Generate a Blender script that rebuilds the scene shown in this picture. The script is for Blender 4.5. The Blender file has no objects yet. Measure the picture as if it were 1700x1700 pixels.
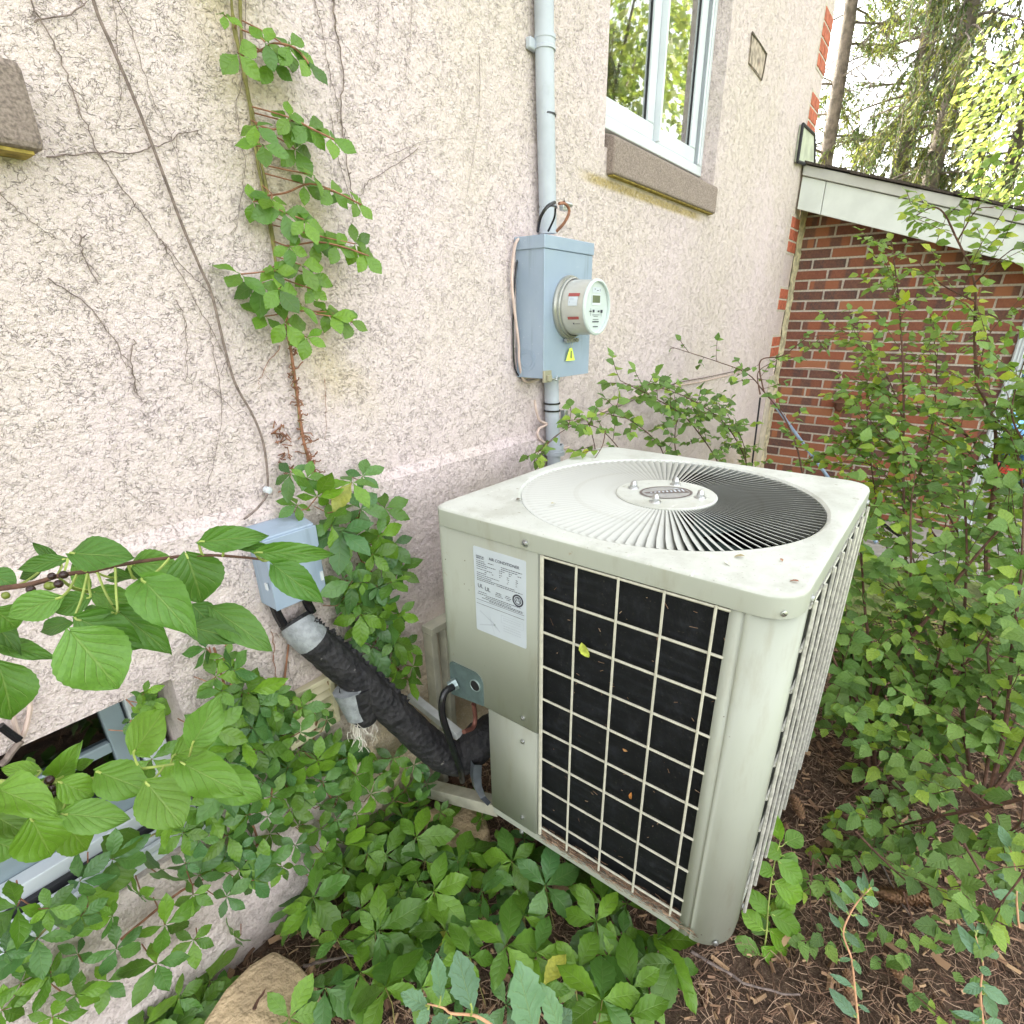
import bpy, bmesh, math, random
import numpy as np
from mathutils import Vector, Matrix, Euler
random.seed(7); np.random.seed(7)
R = math.radians
scene = bpy.context.scene
COL = scene.collection

# ---------------------------------------------------------------- camera
FPX, CX, CY, W = 909.6, 877.8, 920.3, 1700.0
YAW, PITCH, ROLL = R(53.24), R(-23.28), R(-0.166)
CAMZ = 1.4
def _rot(a, b, c):
    f = Vector((math.sin(a)*math.cos(b), math.cos(a)*math.cos(b), math.sin(b)))
    r = Vector((math.cos(a), -math.sin(a), 0)); u = r.cross(f)
    return r*math.cos(c)+u*math.sin(c), -r*math.sin(c)+u*math.cos(c), f
CR, CU, CF = _rot(YAW, PITCH, ROLL)
CAM = Vector((0, 0, CAMZ))
cd = bpy.data.cameras.new('camera'); cam = bpy.data.objects.new('camera', cd); COL.objects.link(cam)
cam.matrix_world = Matrix(((CR.x, CU.x, -CF.x, 0), (CR.y, CU.y, -CF.y, 0), (CR.z, CU.z, -CF.z, CAMZ), (0, 0, 0, 1)))
cd.sensor_width = 36; cd.lens = FPX/W*36; cd.shift_x = -(CX-W/2)/W; cd.shift_y = (CY-W/2)/W
cd.clip_start = 0.02; cd.clip_end = 400
scene.camera = cam
def ray(px, py): return CR*((px-CX)/FPX) + CU*(-(py-CY)/FPX) + CF
def PX(px, py, x): d = ray(px, py); return CAM + d*(x/d.x)
def PY(px, py, y): d = ray(px, py); return CAM + d*(y/d.y)
def PZ(px, py, z): d = ray(px, py); return CAM + d*((z-CAMZ)/d.z)
def PD(px, py, dep): return CAM + ray(px, py)*dep
def depth(p): return (Vector(p)-CAM).dot(CF)

# ---------------------------------------------------------------- world, sun, exposure
world = bpy.data.worlds.new('World'); scene.world = world; world.use_nodes = True
wn = world.node_tree; wn.nodes.clear()
SUN_EL, SUN_AZ = R(42), R(22)      # azimuth measured from +Y towards +X
sky = wn.nodes.new('ShaderNodeTexSky'); sky.sky_type = 'NISHITA'; sky.sun_disc = False
sky.sun_elevation = SUN_EL; sky.sun_rotation = SUN_AZ; sky.air_density = 1.0; sky.dust_density = 4.0; sky.ozone_density = 0.6
hs = wn.nodes.new('ShaderNodeHueSaturation'); hs.inputs['Saturation'].default_value = 0.14
bg = wn.nodes.new('ShaderNodeBackground'); bg.inputs['Strength'].default_value = 0.15
wo = wn.nodes.new('ShaderNodeOutputWorld')
wn.links.new(sky.outputs[0], hs.inputs['Color']); wn.links.new(hs.outputs[0], bg.inputs[0]); wn.links.new(bg.outputs[0], wo.inputs[0])
sl = bpy.data.lights.new('sun', 'SUN'); sl.energy = 3.2; sl.angle = R(0.5); sl.color = (1, 0.93, 0.8)
sun = bpy.data.objects.new('sun', sl); COL.objects.link(sun)
sd = Vector((math.sin(SUN_AZ)*math.cos(SUN_EL), math.cos(SUN_AZ)*math.cos(SUN_EL), math.sin(SUN_EL)))
sun.rotation_euler = sd.to_track_quat('Z', 'Y').to_euler(); sun.location = sd*30
vs = scene.view_settings; vs.view_transform = 'Standard'; vs.look = 'None'; vs.exposure = 2.82; vs.gamma = 1; vs.use_curve_mapping = False

# ---------------------------------------------------------------- object helpers
def tag(o, label=None, cat=None, group=None, kind=None):
    if label: o['label'] = label
    if cat: o['category'] = cat
    if group: o['group'] = group
    if kind: o['kind'] = kind
    return o
def empty(name, loc, label, cat, group=None):
    o = bpy.data.objects.new(name, None); COL.objects.link(o); o.location = loc; o.empty_display_size = .1
    return tag(o, label, cat, group)
def link(name, me, parent=None, mats=(), M=None):
    o = bpy.data.objects.new(name, me); COL.objects.link(o)
    if mats and not me.materials:
        for m in mats: me.materials.append(m)
    if parent is not None:
        o.parent = parent
        pl = Matrix.Translation(wloc(parent))
        o.matrix_parent_inverse = pl.inverted()
    if M is not None: o.matrix_basis = M
    return o
def wloc(o):
    return Vector(o.get('_w', o.location)) if o.type != 'EMPTY' else Vector(o.location)
class MB:
    """collects geometry in world coordinates"""
    def __init__(s): s.v = []; s.f = []; s.mi = []; s.sm = []
    def add(s, v, f, mi=0, sm=False):
        n = len(s.v); s.v += [tuple(p) for p in v]; s.f += [tuple(i+n for i in q) for q in f]; s.mi += [mi]*len(f); s.sm += [sm]*len(f)
        return s
    def box(s, a, b, mi=0, ax=None):
        x0, x1 = sorted((a[0], b[0])); y0, y1 = sorted((a[1], b[1])); z0, z1 = sorted((a[2], b[2]))
        return s.add([(x0,y0,z0),(x1,y0,z0),(x1,y1,z0),(x0,y1,z0),(x0,y0,z1),(x1,y0,z1),(x1,y1,z1),(x0,y1,z1)],
            [(0,3,2,1),(4,5,6,7),(0,1,5,4),(1,2,6,5),(2,3,7,6),(3,0,4,7)], mi)
    def tube(s, pts, r, n=8, mi=0, caps=True, jit=0):
        pts = [Vector(p) for p in pts]; rs = r if isinstance(r, (list, tuple)) else [r]*len(pts)
        t0 = (pts[1]-pts[0]).normalized(); up = Vector((0,0,1)) if abs(t0.z) < .9 else Vector((1,0,0))
        nn = t0.cross(up).normalized(); vs_ = []
        for i, p in enumerate(pts):
            t = (pts[min(i+1, len(pts)-1)]-pts[max(i-1, 0)]).normalized()
            nn = (nn - t*nn.dot(t)).normalized(); bb = t.cross(nn)
            for k in range(n):
                a = 2*math.pi*k/n; rr = rs[i]*(1+jit*(random.random()-.5))
                vs_.append(p+nn*(math.cos(a)*rr)+bb*(math.sin(a)*rr))
        f = []
        for i in range(len(pts)-1):
            for k in range(n): f.append((i*n+k, i*n+(k+1) % n, (i+1)*n+(k+1) % n, (i+1)*n+k))
        if caps: f += [tuple(range(n-1, -1, -1)), tuple((len(pts)-1)*n+k for k in range(n))]
        return s.add(vs_, f, mi, True)
    def lathe(s, o, axis, prof, n=24, mi=0):
        """prof: (distance along axis, radius)"""
        o = Vector(o); ax = Vector(axis).normalized(); e = ax.orthogonal().normalized(); g = ax.cross(e); v = []
        for d, r in prof:
            for k in range(n):
                a = 2*math.pi*k/n; v.append(o+ax*d+e*(math.cos(a)*r)+g*(math.sin(a)*r))
        f = []
        for i in range(len(prof)-1):
            for k in range(n): f.append((i*n+k, i*n+(k+1) % n, (i+1)*n+(k+1) % n, (i+1)*n+k))
        return s.add(v, f, mi, True)
    def build(s, name, mats, parent=None, bevel=0, auto=35):
        me = bpy.data.meshes.new(name); me.from_pydata(s.v, [], s.f); me.polygons.foreach_set('material_index', s.mi)
        me.polygons.foreach_set('use_smooth', s.sm); me.update()
        if not isinstance(mats, (list, tuple)): mats = [mats]
        for m in mats: me.materials.append(m)
        if any(s.sm): me.set_sharp_from_angle(angle=R(auto))
        o = link(name, me, parent)
        if bevel:
            b = o.modifiers.new('bevel', 'BEVEL'); b.width = bevel; b.segments = 2; b.limit_method = 'ANGLE'; b.harden_normals = False
        return o
def spline(pts, n=6):
    pts = [Vector(p) for p in pts]; out = []
    for i in range(len(pts)-1):
        p0 = pts[max(i-1, 0)]; p1 = pts[i]; p2 = pts[i+1]; p3 = pts[min(i+2, len(pts)-1)]
        for k in range(n):
            t = k/n
            out.append(.5*((2*p1)+(p2-p0)*t+(2*p0-5*p1+4*p2-p3)*t*t+(3*p1-p0-3*p2+p3)*t**3))
    return out+[pts[-1]]

# ---------------------------------------------------------------- materials
class NT:
    def __init__(s, name):
        s.m = bpy.data.materials.new(name); s.m.use_nodes = True; s.t = s.m.node_tree; s.t.nodes.clear()
        s.out = s.n('ShaderNodeOutputMaterial'); s.b = s.n('ShaderNodeBsdfPrincipled'); s.l(s.b.outputs[0], s.out.inputs[0])
        s.tc = s.n('ShaderNodeTexCoord')
    def n(s, t, **k):
        x = s.t.nodes.new(t)
        for a, v in k.items(): setattr(x, a, v)
        return x
    def l(s, a, b): s.t.links.new(a, b)
    def val(s, x, i):
        if isinstance(x, (int, float)): i.default_value = x
        elif isinstance(x, (tuple, list)): i.default_value = tuple(x) if len(x) == 4 or i.type == 'VECTOR' else (*x, 1)
        else: s.l(x, i)
    def math(s, op, a, b=0.0, c=0.0, clamp=False):
        x = s.n('ShaderNodeMath', operation=op, use_clamp=clamp); s.val(a, x.inputs[0]); s.val(b, x.inputs[1]); s.val(c, x.inputs[2]); return x.outputs[0]
    def mix(s, f, a, b, mode='MIX'):
        x = s.n('ShaderNodeMix', data_type='RGBA', blend_type=mode); s.val(f, x.inputs[0]); s.val(a, x.inputs[6]); s.val(b, x.inputs[7]); return x.outputs[2]
    def noise(s, scale, detail=3, rough=.55, co=None, dist=0, map_=None, w=None):
        x = s.n('ShaderNodeTexNoise'); x.inputs['Scale'].default_value = scale; x.inputs['Detail'].default_value = detail
        x.inputs['Roughness'].default_value = rough; x.inputs['Distortion'].default_value = dist
        s.l(co if co is not None else s.co(map_), x.inputs['Vector']); return x.outputs[0]
    def vor(s, scale, feature='F1', map_=None, out=0, rnd=1):
        x = s.n('ShaderNodeTexVoronoi', feature=feature); x.inputs['Scale'].default_value = scale
        x.inputs['Randomness'].default_value = rnd
        s.l(s.co(map_), x.inputs['Vector']); return x.outputs[out]
    def co(s, map_=None, src='Object'):
        o = s.tc.outputs[src]
        if map_:
            m = s.n('ShaderNodeMapping'); m.inputs['Scale'].default_value = map_; s.l(o, m.inputs[0]); return m.outputs[0]
        return o
    def xyz(s, v=None):
        x = s.n('ShaderNodeSeparateXYZ'); s.l(v if v is not None else s.tc.outputs['Object'], x.inputs[0]); return x.outputs
    def ramp(s, f, a, b, c0=0.0, c1=1.0):
        x = s.n('ShaderNodeMapRange', interpolation_type='SMOOTHSTEP'); s.val(f, x.inputs[0]); x.inputs[1].default_value = a; x.inputs[2].default_value = b
        x.inputs[3].default_value = c0; x.inputs[4].default_value = c1; return x.outputs[0]
    def bump(s, h, strength=.5, dist=.002, nrm=None):
        x = s.n('ShaderNodeBump'); x.inputs['Strength'].default_value = strength; x.inputs['Distance'].default_value = dist
        s.l(h, x.inputs['Height'])
        if nrm is not None: s.l(nrm, x.inputs['Normal'])
        s.l(x.outputs[0], s.b.inputs['Normal']); return x.outputs[0]
    def fin(s, col=None, rough=.6, metal=0, spec=.5, **k):
        if col is not None: s.val(col, s.b.inputs['Base Color'])
        s.val(rough, s.b.inputs['Roughness']); s.val(metal, s.b.inputs['Metallic']); s.b.inputs['Specular IOR Level'].default_value = spec
        for a, v in k.items(): s.val(v, s.b.inputs[a.replace('_', ' ')])
        return s.m
def plain(name, c, rough=.6, metal=0, var=.12, scale=30, bump=.15, spec=.5, dirt=None, bd=.001):
    t = NT(name); n = t.noise(scale, 4); f = t.ramp(n, .3, .7)
    col = t.mix(f, tuple(x*(1-var) for x in c), tuple(min(x*(1+var), .95) for x in c))
    if dirt:
        d = t.ramp(t.noise(scale*.35, 6, .65), dirt[1], dirt[1]+.18); col = t.mix(d, col, dirt[0])
    if bump: t.bump(t.noise(scale*6, 3), bump, bd)
    return t.fin(col, rough, metal, spec)

def mat_stucco(name, base=(.72, .62, .565), coarse=1.0):
    t = NT(name); x, y, z = t.xyz()
    n1 = t.noise(64*coarse, 2, .5, dist=.7, map_=(1, 1, 1.25))
    n2 = t.noise(86*coarse, 2, .5, dist=.6, map_=(1.2, 1, .9))
    pat = t.ramp(t.noise(2.6, 4, .6),   .30, .60, .50, 1.0); m1 = t.ramp(t.noise(40*coarse, 2), .47, .55); m2 = t.ramp(t.noise(47*coarse, 2, map_=(1, 1.3, 1)), .47, .57)
    g1 = t.math('MULTIPLY', t.ramp(t.math('ABSOLUTE', t.math('SUBTRACT', n1, .5)), 0.0, .019, 1, 0), m1)
    g2 = t.math('MULTIPLY', t.ramp(t.math('ABSOLUTE', t.math('SUBTRACT', n2, .47)), 0.0, .017, 1, 0), m2)
    g = t.math('MULTIPLY', t.math('MAXIMUM', g1, g2), pat)
    lump = t.noise(120*coarse, 4, .65); fine = t.noise(420, 3, .6)
    h = t.math('ADD', t.math('ADD', t.math('MULTIPLY', lump, 1.15), t.math('MULTIPLY', t.noise(17, 4, .6), 2.0)), t.math('MULTIPLY', fine, .22)); h = t.math('SUBTRACT', h, t.math('MULTIPLY', g, .55))
    big = t.noise(2.3, 5, .6); col = t.mix(t.ramp(big, .3, .7), base, tuple(v*w for v, w in zip(base, (1.05, 1.03, 1.12))))
    # ochre tint by the climbing vine, under the sill and low on the wall
    s1 = t.math('MULTIPLY', t.ramp(t.math('ABSOLUTE', t.math('SUBTRACT', t.math('ADD', x, t.math('MULTIPLY', z, .22)), 1.03)), .01, .13, 1, 0), t.ramp(z, 1.15, 1.3))
    s1 = t.math('MULTIPLY', s1, t.ramp(t.noise(5, 4), .35, .6))
    s2 = t.math('MULTIPLY', t.math('MULTIPLY', t.ramp(z, .75, .35), t.ramp(x, .45, .75)), t.ramp(t.noise(3, 4), .3, .5))
    s3 = t.math('MULTIPLY', t.math('MULTIPLY', t.ramp(t.math('ABSOLUTE', t.math('SUBTRACT', x, 2.2)), .40, .56, 1, 0), t.ramp(t.math('ABSOLUTE', t.math('SUBTRACT', z, 1.805)), .006, .022, 1, 0)), .8)
    st = t.math('MAXIMUM', t.math('MAXIMUM', t.math('MULTIPLY', s1, .55), t.math('MULTIPLY', s2, .7)), s3, clamp=True)
    col = t.mix(st, col, t.mix(s3, (.62, .50, .27), (.42, .30, .05)))
    spk = t.ramp(t.noise(210, 2, .5), .56, .70); col = t.mix(t.math('MULTIPLY', spk, .28), col, (.30, .23, .19)); col = t.mix(t.math('MULTIPLY', t.ramp(t.noise(150, 3, .6), .52, .66), .30), col, (.90, .84, .80))
    col = t.mix(t.math('MULTIPLY', g, .30), col, (.25, .19, .155))
    t.bump(h, 1.0, .0062); return t.fin(col, .93, spec=.2)
M = {}
M['stucco'] = mat_stucco('stucco')
M['stone'] = plain('sill_stone', (0.360, 0.288, 0.248), .9, 0, .35, 260, .8, dirt=((0.112, 0.104, 0.096), .57), bd=.004)
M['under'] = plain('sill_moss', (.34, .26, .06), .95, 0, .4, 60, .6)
M['vinyl'] = plain('white_vinyl', (0.636, 0.679, 0.714), .35, 0, .05, 8, 0)
M['vinyl_grey'] = plain('grey_vinyl', (.24, .30, .33), .4, 0, .08, 12, 0)
M['gasket'] = plain('black_gasket', (.02, .02, .025), .6)
def mat_glass(name, tint=(.05, .06, .06), rough=.02, refl=.33):
    t = NT(name); fr = t.n('ShaderNodeFresnel'); fr.inputs[0].default_value = 1.6
    n = t.noise(1.6, 2); bp = t.bump(n, .05, .01)
    gl = t.n('ShaderNodeBsdfGlossy'); gl.inputs['Roughness'].default_value = rough; gl.inputs['Color'].default_value = (.95, .97, .95, 1)
    tr = t.n('ShaderNodeBsdfTransparent'); tr.inputs['Color'].default_value = (*[min(1, .62+c) for c in tint], 1)
    t.l(bp, gl.inputs['Normal'])
    mx = t.n('ShaderNodeMixShader'); f = t.math('ADD', t.math('MULTIPLY', fr.outputs[0], 1.0), refl, clamp=True); t.l(f, mx.inputs[0]); t.l(tr.outputs[0], mx.inputs[1]); t.l(gl.outputs[0], mx.inputs[2])
    t.l(mx.outputs[0], t.out.inputs[0]); return t.m
M['glass'] = mat_glass('window_glass')
M['glass2'] = mat_glass('basement_glass', (-.3, -.2, -.12), refl=.02)
M['room'] = plain('room_wall', (.12, .11, .10), .9)
M['curtain'] = plain('curtain', (.55, .52, .42), .9, 0, .15, 12, .1)
def mat_brick(name, cols, mott=.5):
    t = NT(name); oi = t.n('ShaderNodeObjectInfo'); cr = t.n('ShaderNodeValToRGB'); cr.color_ramp.interpolation = 'CONSTANT'
    els = cr.color_ramp.elements
    while len(els) < len(cols): els.new(.5)
    for i, c in enumerate(cols): els[i].position = i/len(cols); els[i].color = (*c, 1)
    t.l(oi.outputs['Random'], cr.inputs[0])
    x, y, z = t.xyz()
    band = t.ramp(t.math('SINE', t.math('ADD', t.math('MULTIPLY', y, 42), t.math('MULTIPLY', oi.outputs['Random'], 37))), -.2, .5)
    sel = t.math('GREATER_THAN', t.math('FRACT', t.math('MULTIPLY', oi.outputs['Random'], 7.3)), .45)
    col = t.mix(t.math('MULTIPLY', t.math('MULTIPLY', band, sel), .75), cr.outputs[0], (.075, .055, .055))
    n = t.ramp(t.noise(60, 5, .7), .35, .65); col = t.mix(t.math('MULTIPLY', n, mott), col, t.mix(.5, col, (.42, .18, .10)))
    t.bump(t.noise(180, 4, .7), .6, .002); return t.fin(col, .85, spec=.3)
M['brick'] = mat_brick('garage_brick', [(.26, .085, .048), (.20, .075, .05), (.29, .11, .06), (.12, .062, .052), (.33, .135, .07), (.23, .088, .053), (.16, .065, .05)])
M['brick_red'] = plain('orange_brick', (.44, .12, .065), .8, 0, .25, 40, .4, bd=.002)
M['mortar'] = plain('mortar', (0.578, 0.527, 0.451), .95, 0, .15, 80, .7, bd=.003)
M['mortar_y'] = plain('foam_caulk', (.60, .54, .36), .9, 0, .35, 25, .9, bd=.01)
M['fascia'] = plain('fascia_paint', (0.630, 0.666, 0.630), .5, 0, .06, 9, .05)
M['fascia2'] = plain('drip_edge', (0.493, 0.493, 0.459), .5, 0, .08, 9, .05)
M['shingle'] = plain('shingle', (.07, .055, .045), .95, 0, .5, 90, .8, bd=.004)
M['trim'] = plain('trim_paint', (.62, .56, .44), .7, 0, .15, 14, .4)
# air conditioner
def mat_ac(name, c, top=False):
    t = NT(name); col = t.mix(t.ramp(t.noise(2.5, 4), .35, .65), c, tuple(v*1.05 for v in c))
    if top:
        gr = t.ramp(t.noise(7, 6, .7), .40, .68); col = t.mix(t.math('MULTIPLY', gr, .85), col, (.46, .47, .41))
        sp = t.ramp(t.vor(34, map_=(1.6, 1, 1)), .16, .10); ms = t.ramp(t.noise(11, 3), .52, .62)
        col = t.mix(t.math('MULTIPLY', t.math('MULTIPLY', sp, ms), .8), col, (.25, .23, .14))
        sp2 = t.ramp(t.vor(90, map_=(1.4, 1, 1)), .14, .08); col = t.mix(t.math('MULTIPLY', sp2, .5), col, (.20, .18, .12))
        st = t.ramp(t.noise(26, 4, .7, map_=(1, 2.6, 1)), .62, .72); col = t.mix(t.math('MULTIPLY', st, .5), col, (.85, .86, .82))
    else:
        x, y, z = t.xyz(); dr = t.ramp(t.noise(9, 5, .65, map_=(3, 3, .7)), .50, .75); col = t.mix(t.math('MULTIPLY', dr, .42), col, (.30, .28, .20))
        sp = t.ramp(t.vor(48), .09, .05); ms = t.ramp(t.noise(6, 2), .58, .66); col = t.mix(t.math('MULTIPLY', sp, ms), col, (.12, .10, .07))
    b0 = t.bump(t.noise(4.5, 3, .5), .25, .006); t.bump(t.noise(500, 2), .12, .0006, b0); rs = t.ramp(t.noise(30, 5, .7), .66, .72); col = t.mix(t.math('MULTIPLY', rs, .5), col, (.30, .20, .12)); return t.fin(col, t.ramp(t.noise(5, 4), .3, .7, .34, .60), spec=.4)
M['ac'] = mat_ac('ac_paint', (0.400, 0.420, 0.352)); M['lid'] = mat_ac('ac_paint_lit_chalky', (.60, .62, .57), True)  # one paint; lid tone paler, chalking plus light from above painted in
M['vane'] = mat_ac('ac_vane_paint', (.52, .53, .49)); M['wire'] = plain('grille_wire', (.60, .58, .47), .5, 0, .1, 60, .1)
def mat_coil():
    t = NT('coil_fins'); x, y, z = t.xyz()
    fins = t.math('SINE', t.math('MULTIPLY', t.math('ADD', x, y), 2600)); rows = t.math('MULTIPLY', t.ramp(t.math('SINE', t.math('ADD', t.math('MULTIPLY', z, 250), t.math('MULTIPLY', t.noise(7, 3), 7))), .1, 1), t.ramp(t.noise(5, 2), .4, .65))
    n = t.ramp(t.noise(25, 6, .75), .45, .75); dz = t.ramp(t.noise(160, 3, .7), .62, .72)
    col = t.mix(n, (.006, .007, .009), (.022, .024, .030)); col = t.mix(t.math('MULTIPLY', rows, .25), col, (.03, .034, .042)); col = t.mix(t.math('MULTIPLY', dz, .35), col, (.12, .10, .07))
    t.bump(t.math('ADD', fins, t.math('MULTIPLY', rows, 1.5)), .35, .001); return t.fin(col, .55, spec=.3)
M['coil'] = mat_coil()
M['steel'] = plain('galvanised_screw', (.55, .56, .56), .3, .9, .2, 200, .2)
M['badge'] = plain('badge_silver', (.50, .52, .53), .3, .6, .1, 60, 0); M['badge_d'] = plain('badge_dark', (.16, .13, .12), .5)
M['paper'] = plain('label_paper', (0.581, 0.634, 0.686), .35, 0, .03, 20, 0); M['ink'] = plain('ink', (0.044, 0.044, 0.062), .6, 0, 0, 10, 0)
M['ink_l'] = plain('faded_ink', (.50, .545, .60), .6, 0, 0, 10, 0)
M['plate'] = plain('grey_plate', (.12, .17, .165), .45, .2, .15, 40, .1); M['conn'] = plain('zinc_connector', (.30, .38, .37), .4, .5, .2, 60, .2)
M['cable'] = plain('black_cable', (.012, .012, .014), .25, 0, .2, 60, .1); M['hole'] = plain('dark_hole', (.01, .01, .01), .9)
def mat_foam():
    t = NT('foam_insulation'); n = t.noise(24, 6, .7); v = t.vor(60); w = t.ramp(t.noise(75, 4, .7), .66, .74)
    col = t.mix(t.ramp(n, .3, .7), (.010, .010, .012), (.035, .033, .034)); col = t.mix(t.math('MULTIPLY', w, .55), col, (.33, .31, .28))
    t.bump(t.math('ADD', t.math('MULTIPLY', n, 2.0), v), .8, .007); return t.fin(col, .62, spec=.4)
M['foam'] = mat_foam(); M['tape'] = plain('silver_tape', (.30, .32, .33), .3, 0, .25, 45, .6, bd=.004)
M['fluff'] = plain('fibre_strings', (.72, .68, .58), .9); M['copper'] = plain('copper', (.28, .12, .09), .5, .5)
def mat_box():
    t = NT('grey_blue_steel'); x, y, z = t.xyz(); a = t.ramp(t.noise(6, 5, .6), .3, .7); col = t.mix(a, (.315, .40, .51), (.36, .445, .55))
    st = t.ramp(t.noise(38, 4, .6, map_=(1, 1, .06)), .52, .72); ms = t.ramp(t.noise(5, 3), .42, .6); col = t.mix(t.math('MULTIPLY', t.math('MULTIPLY', st, ms), .55), col, (.20, .25, .29))
    ch = t.ramp(t.noise(55, 5, .7), .68, .73); col = t.mix(t.math('MULTIPLY', ch, .6), col, (.16, .18, .20)); ru = t.ramp(t.noise(22, 5, .75), .70, .76); col = t.mix(t.math('MULTIPLY', ru, .6), col, (.30, .22, .15))
    sc = t.ramp(t.noise(90, 2, .5, map_=(.15, 1, 1.2)), .68, .72); col = t.mix(t.math('MULTIPLY', sc, .4), col, (.52, .58, .64))
    t.bump(t.noise(5, 3), .2, .004); return t.fin(col, t.ramp(t.noise(9, 4), .3, .7, .32, .55), .2)
M['box_blue'] = mat_box()
M['pipe'] = plain('grey_pvc', (0.443, 0.484, 0.533), .45, 0, .08, 10, .05, dirt=((0.246, 0.271, 0.279), .6))
M['meter'] = plain('meter_rim', (0.360, 0.360, 0.320), .3, .5, .1, 30, 0); M['meter_b'] = plain('meter_body', (0.496, 0.488, 0.440), .3, 0, .08, 20, 0)
M['dial'] = plain('meter_face', (0.561, 0.629, 0.612), .4, 0, .04, 20, 0); M['lcd'] = plain('meter_display', (0.136, 0.162, 0.093), .2)
M['redtape'] = plain('red_print', (.35, .08, .07), .5); M['yellow'] = plain('yellow_tag', (.70, .86, .12), .4)
M['wire_pink'] = plain('cream_wire', (.62, .48, .42), .6); M['brass'] = plain('latch_metal', (.42, .40, .30), .4, .5)
M['bracket'] = plain('bracket_paint', (0.464, 0.448, 0.352), .6, 0, .15, 20, .2, dirt=((0.288, 0.240, 0.128), .58)); M['bracket_w'] = plain('pale_channel', (0.496, 0.512, 0.496), .5)
M['vent'] = plain('vent_plastic', (.66, .60, .40), .55, 0, .1, 14, .1)
M['bark'] = plain('shrub_bark', (.11, .055, .035), .85, 0, .35, 90, .5); M['vinebark'] = plain('dead_vine', (.20, .155, .135), .9, 0, .35, 90, .6)
M['vinered'] = plain('vine_stem', (.30, .14, .08), .8, 0, .3, 80, .4); M['twig'] = plain('green_twig', (.22, .20, .06), .7, 0, .3, 80, .3)
M['pinktwig'] = plain('pink_stem', (.62, .34, .19), .6, 0, .2, 60, .2)
M['berry_g'] = plain('green_berry', (.16, .20, .03), .3); M['berry_b'] = plain('dark_berry', (.03, .012, .012), .25)
M['trunk'] = plain('spruce_bark', (0.225, 0.188, 0.161), .95, 0, .35, 14, 1.0, bd=.05)
M['blue'] = plain('blue_tarp', (.10, .26, .52), .5, 0, .3, 6, .4, bd=.02); M['red'] = plain('red_plastic', (.62, .05, .04), .4, 0, .15, 10, 0)
M['pole'] = plain('blue_pole', (.30, .42, .56), .35, .3); M['polecap'] = plain('pole_cap', (.33, .18, .20), .6)
M['brown'] = plain('brown_hood', (.14, .06, .035), .5, 0, .2, 20, .1)
M['tanstone'] = plain('tan_stone', (0.510, 0.383, 0.230), .9, 0, .28, 9, .7, dirt=((.29, .22, .11), .50), bd=.02)
M['cone'] = plain('pine_cone', (.26, .15, .08), .8, 0, .4, 80, .3); M['concrete'] = plain('path_concrete', (.42, .40, .36), .9, 0, .15, 20, .4)
def mat_soil():
    t = NT('mulch_soil'); a = t.noise(35, 6, .75); b = t.noise(170, 4, .7)
    c = t.mix(t.ramp(a, .3, .7), (.07, .045, .032), (.22, .145, .10)); c = t.mix(t.ramp(b, .52, .72), c, (.36, .26, .18))
    t.bump(t.math('ADD', a, b), 1, .02); return t.fin(c, .95, spec=.2)
M['soil'] = mat_soil()
def mat_litter(name, cols):
    t = NT(name); g = t.n('ShaderNodeNewGeometry'); cr = t.n('ShaderNodeValToRGB'); e = cr.color_ramp.elements
    while len(e) < len(cols): e.new(.5)
    for i, c in enumerate(cols): e[i].position = i/(len(cols)-1); e[i].color = (*c, 1)
    t.l(g.outputs['Random Per Island'], cr.inputs[0]); return t.fin(cr.outputs[0], .85, spec=.2)
M['needles'] = mat_litter('needle_litter', [(.11, .065, .045), (.25, .15, .10), (.40, .26, .175), (.55, .39, .27), (.16, .095, .065)])
M['chips'] = mat_litter('bark_chips', [(.18, .10, .065), (.38, .24, .14), (.09, .05, .035), (.55, .37, .21), (.28, .17, .11)])
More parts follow.
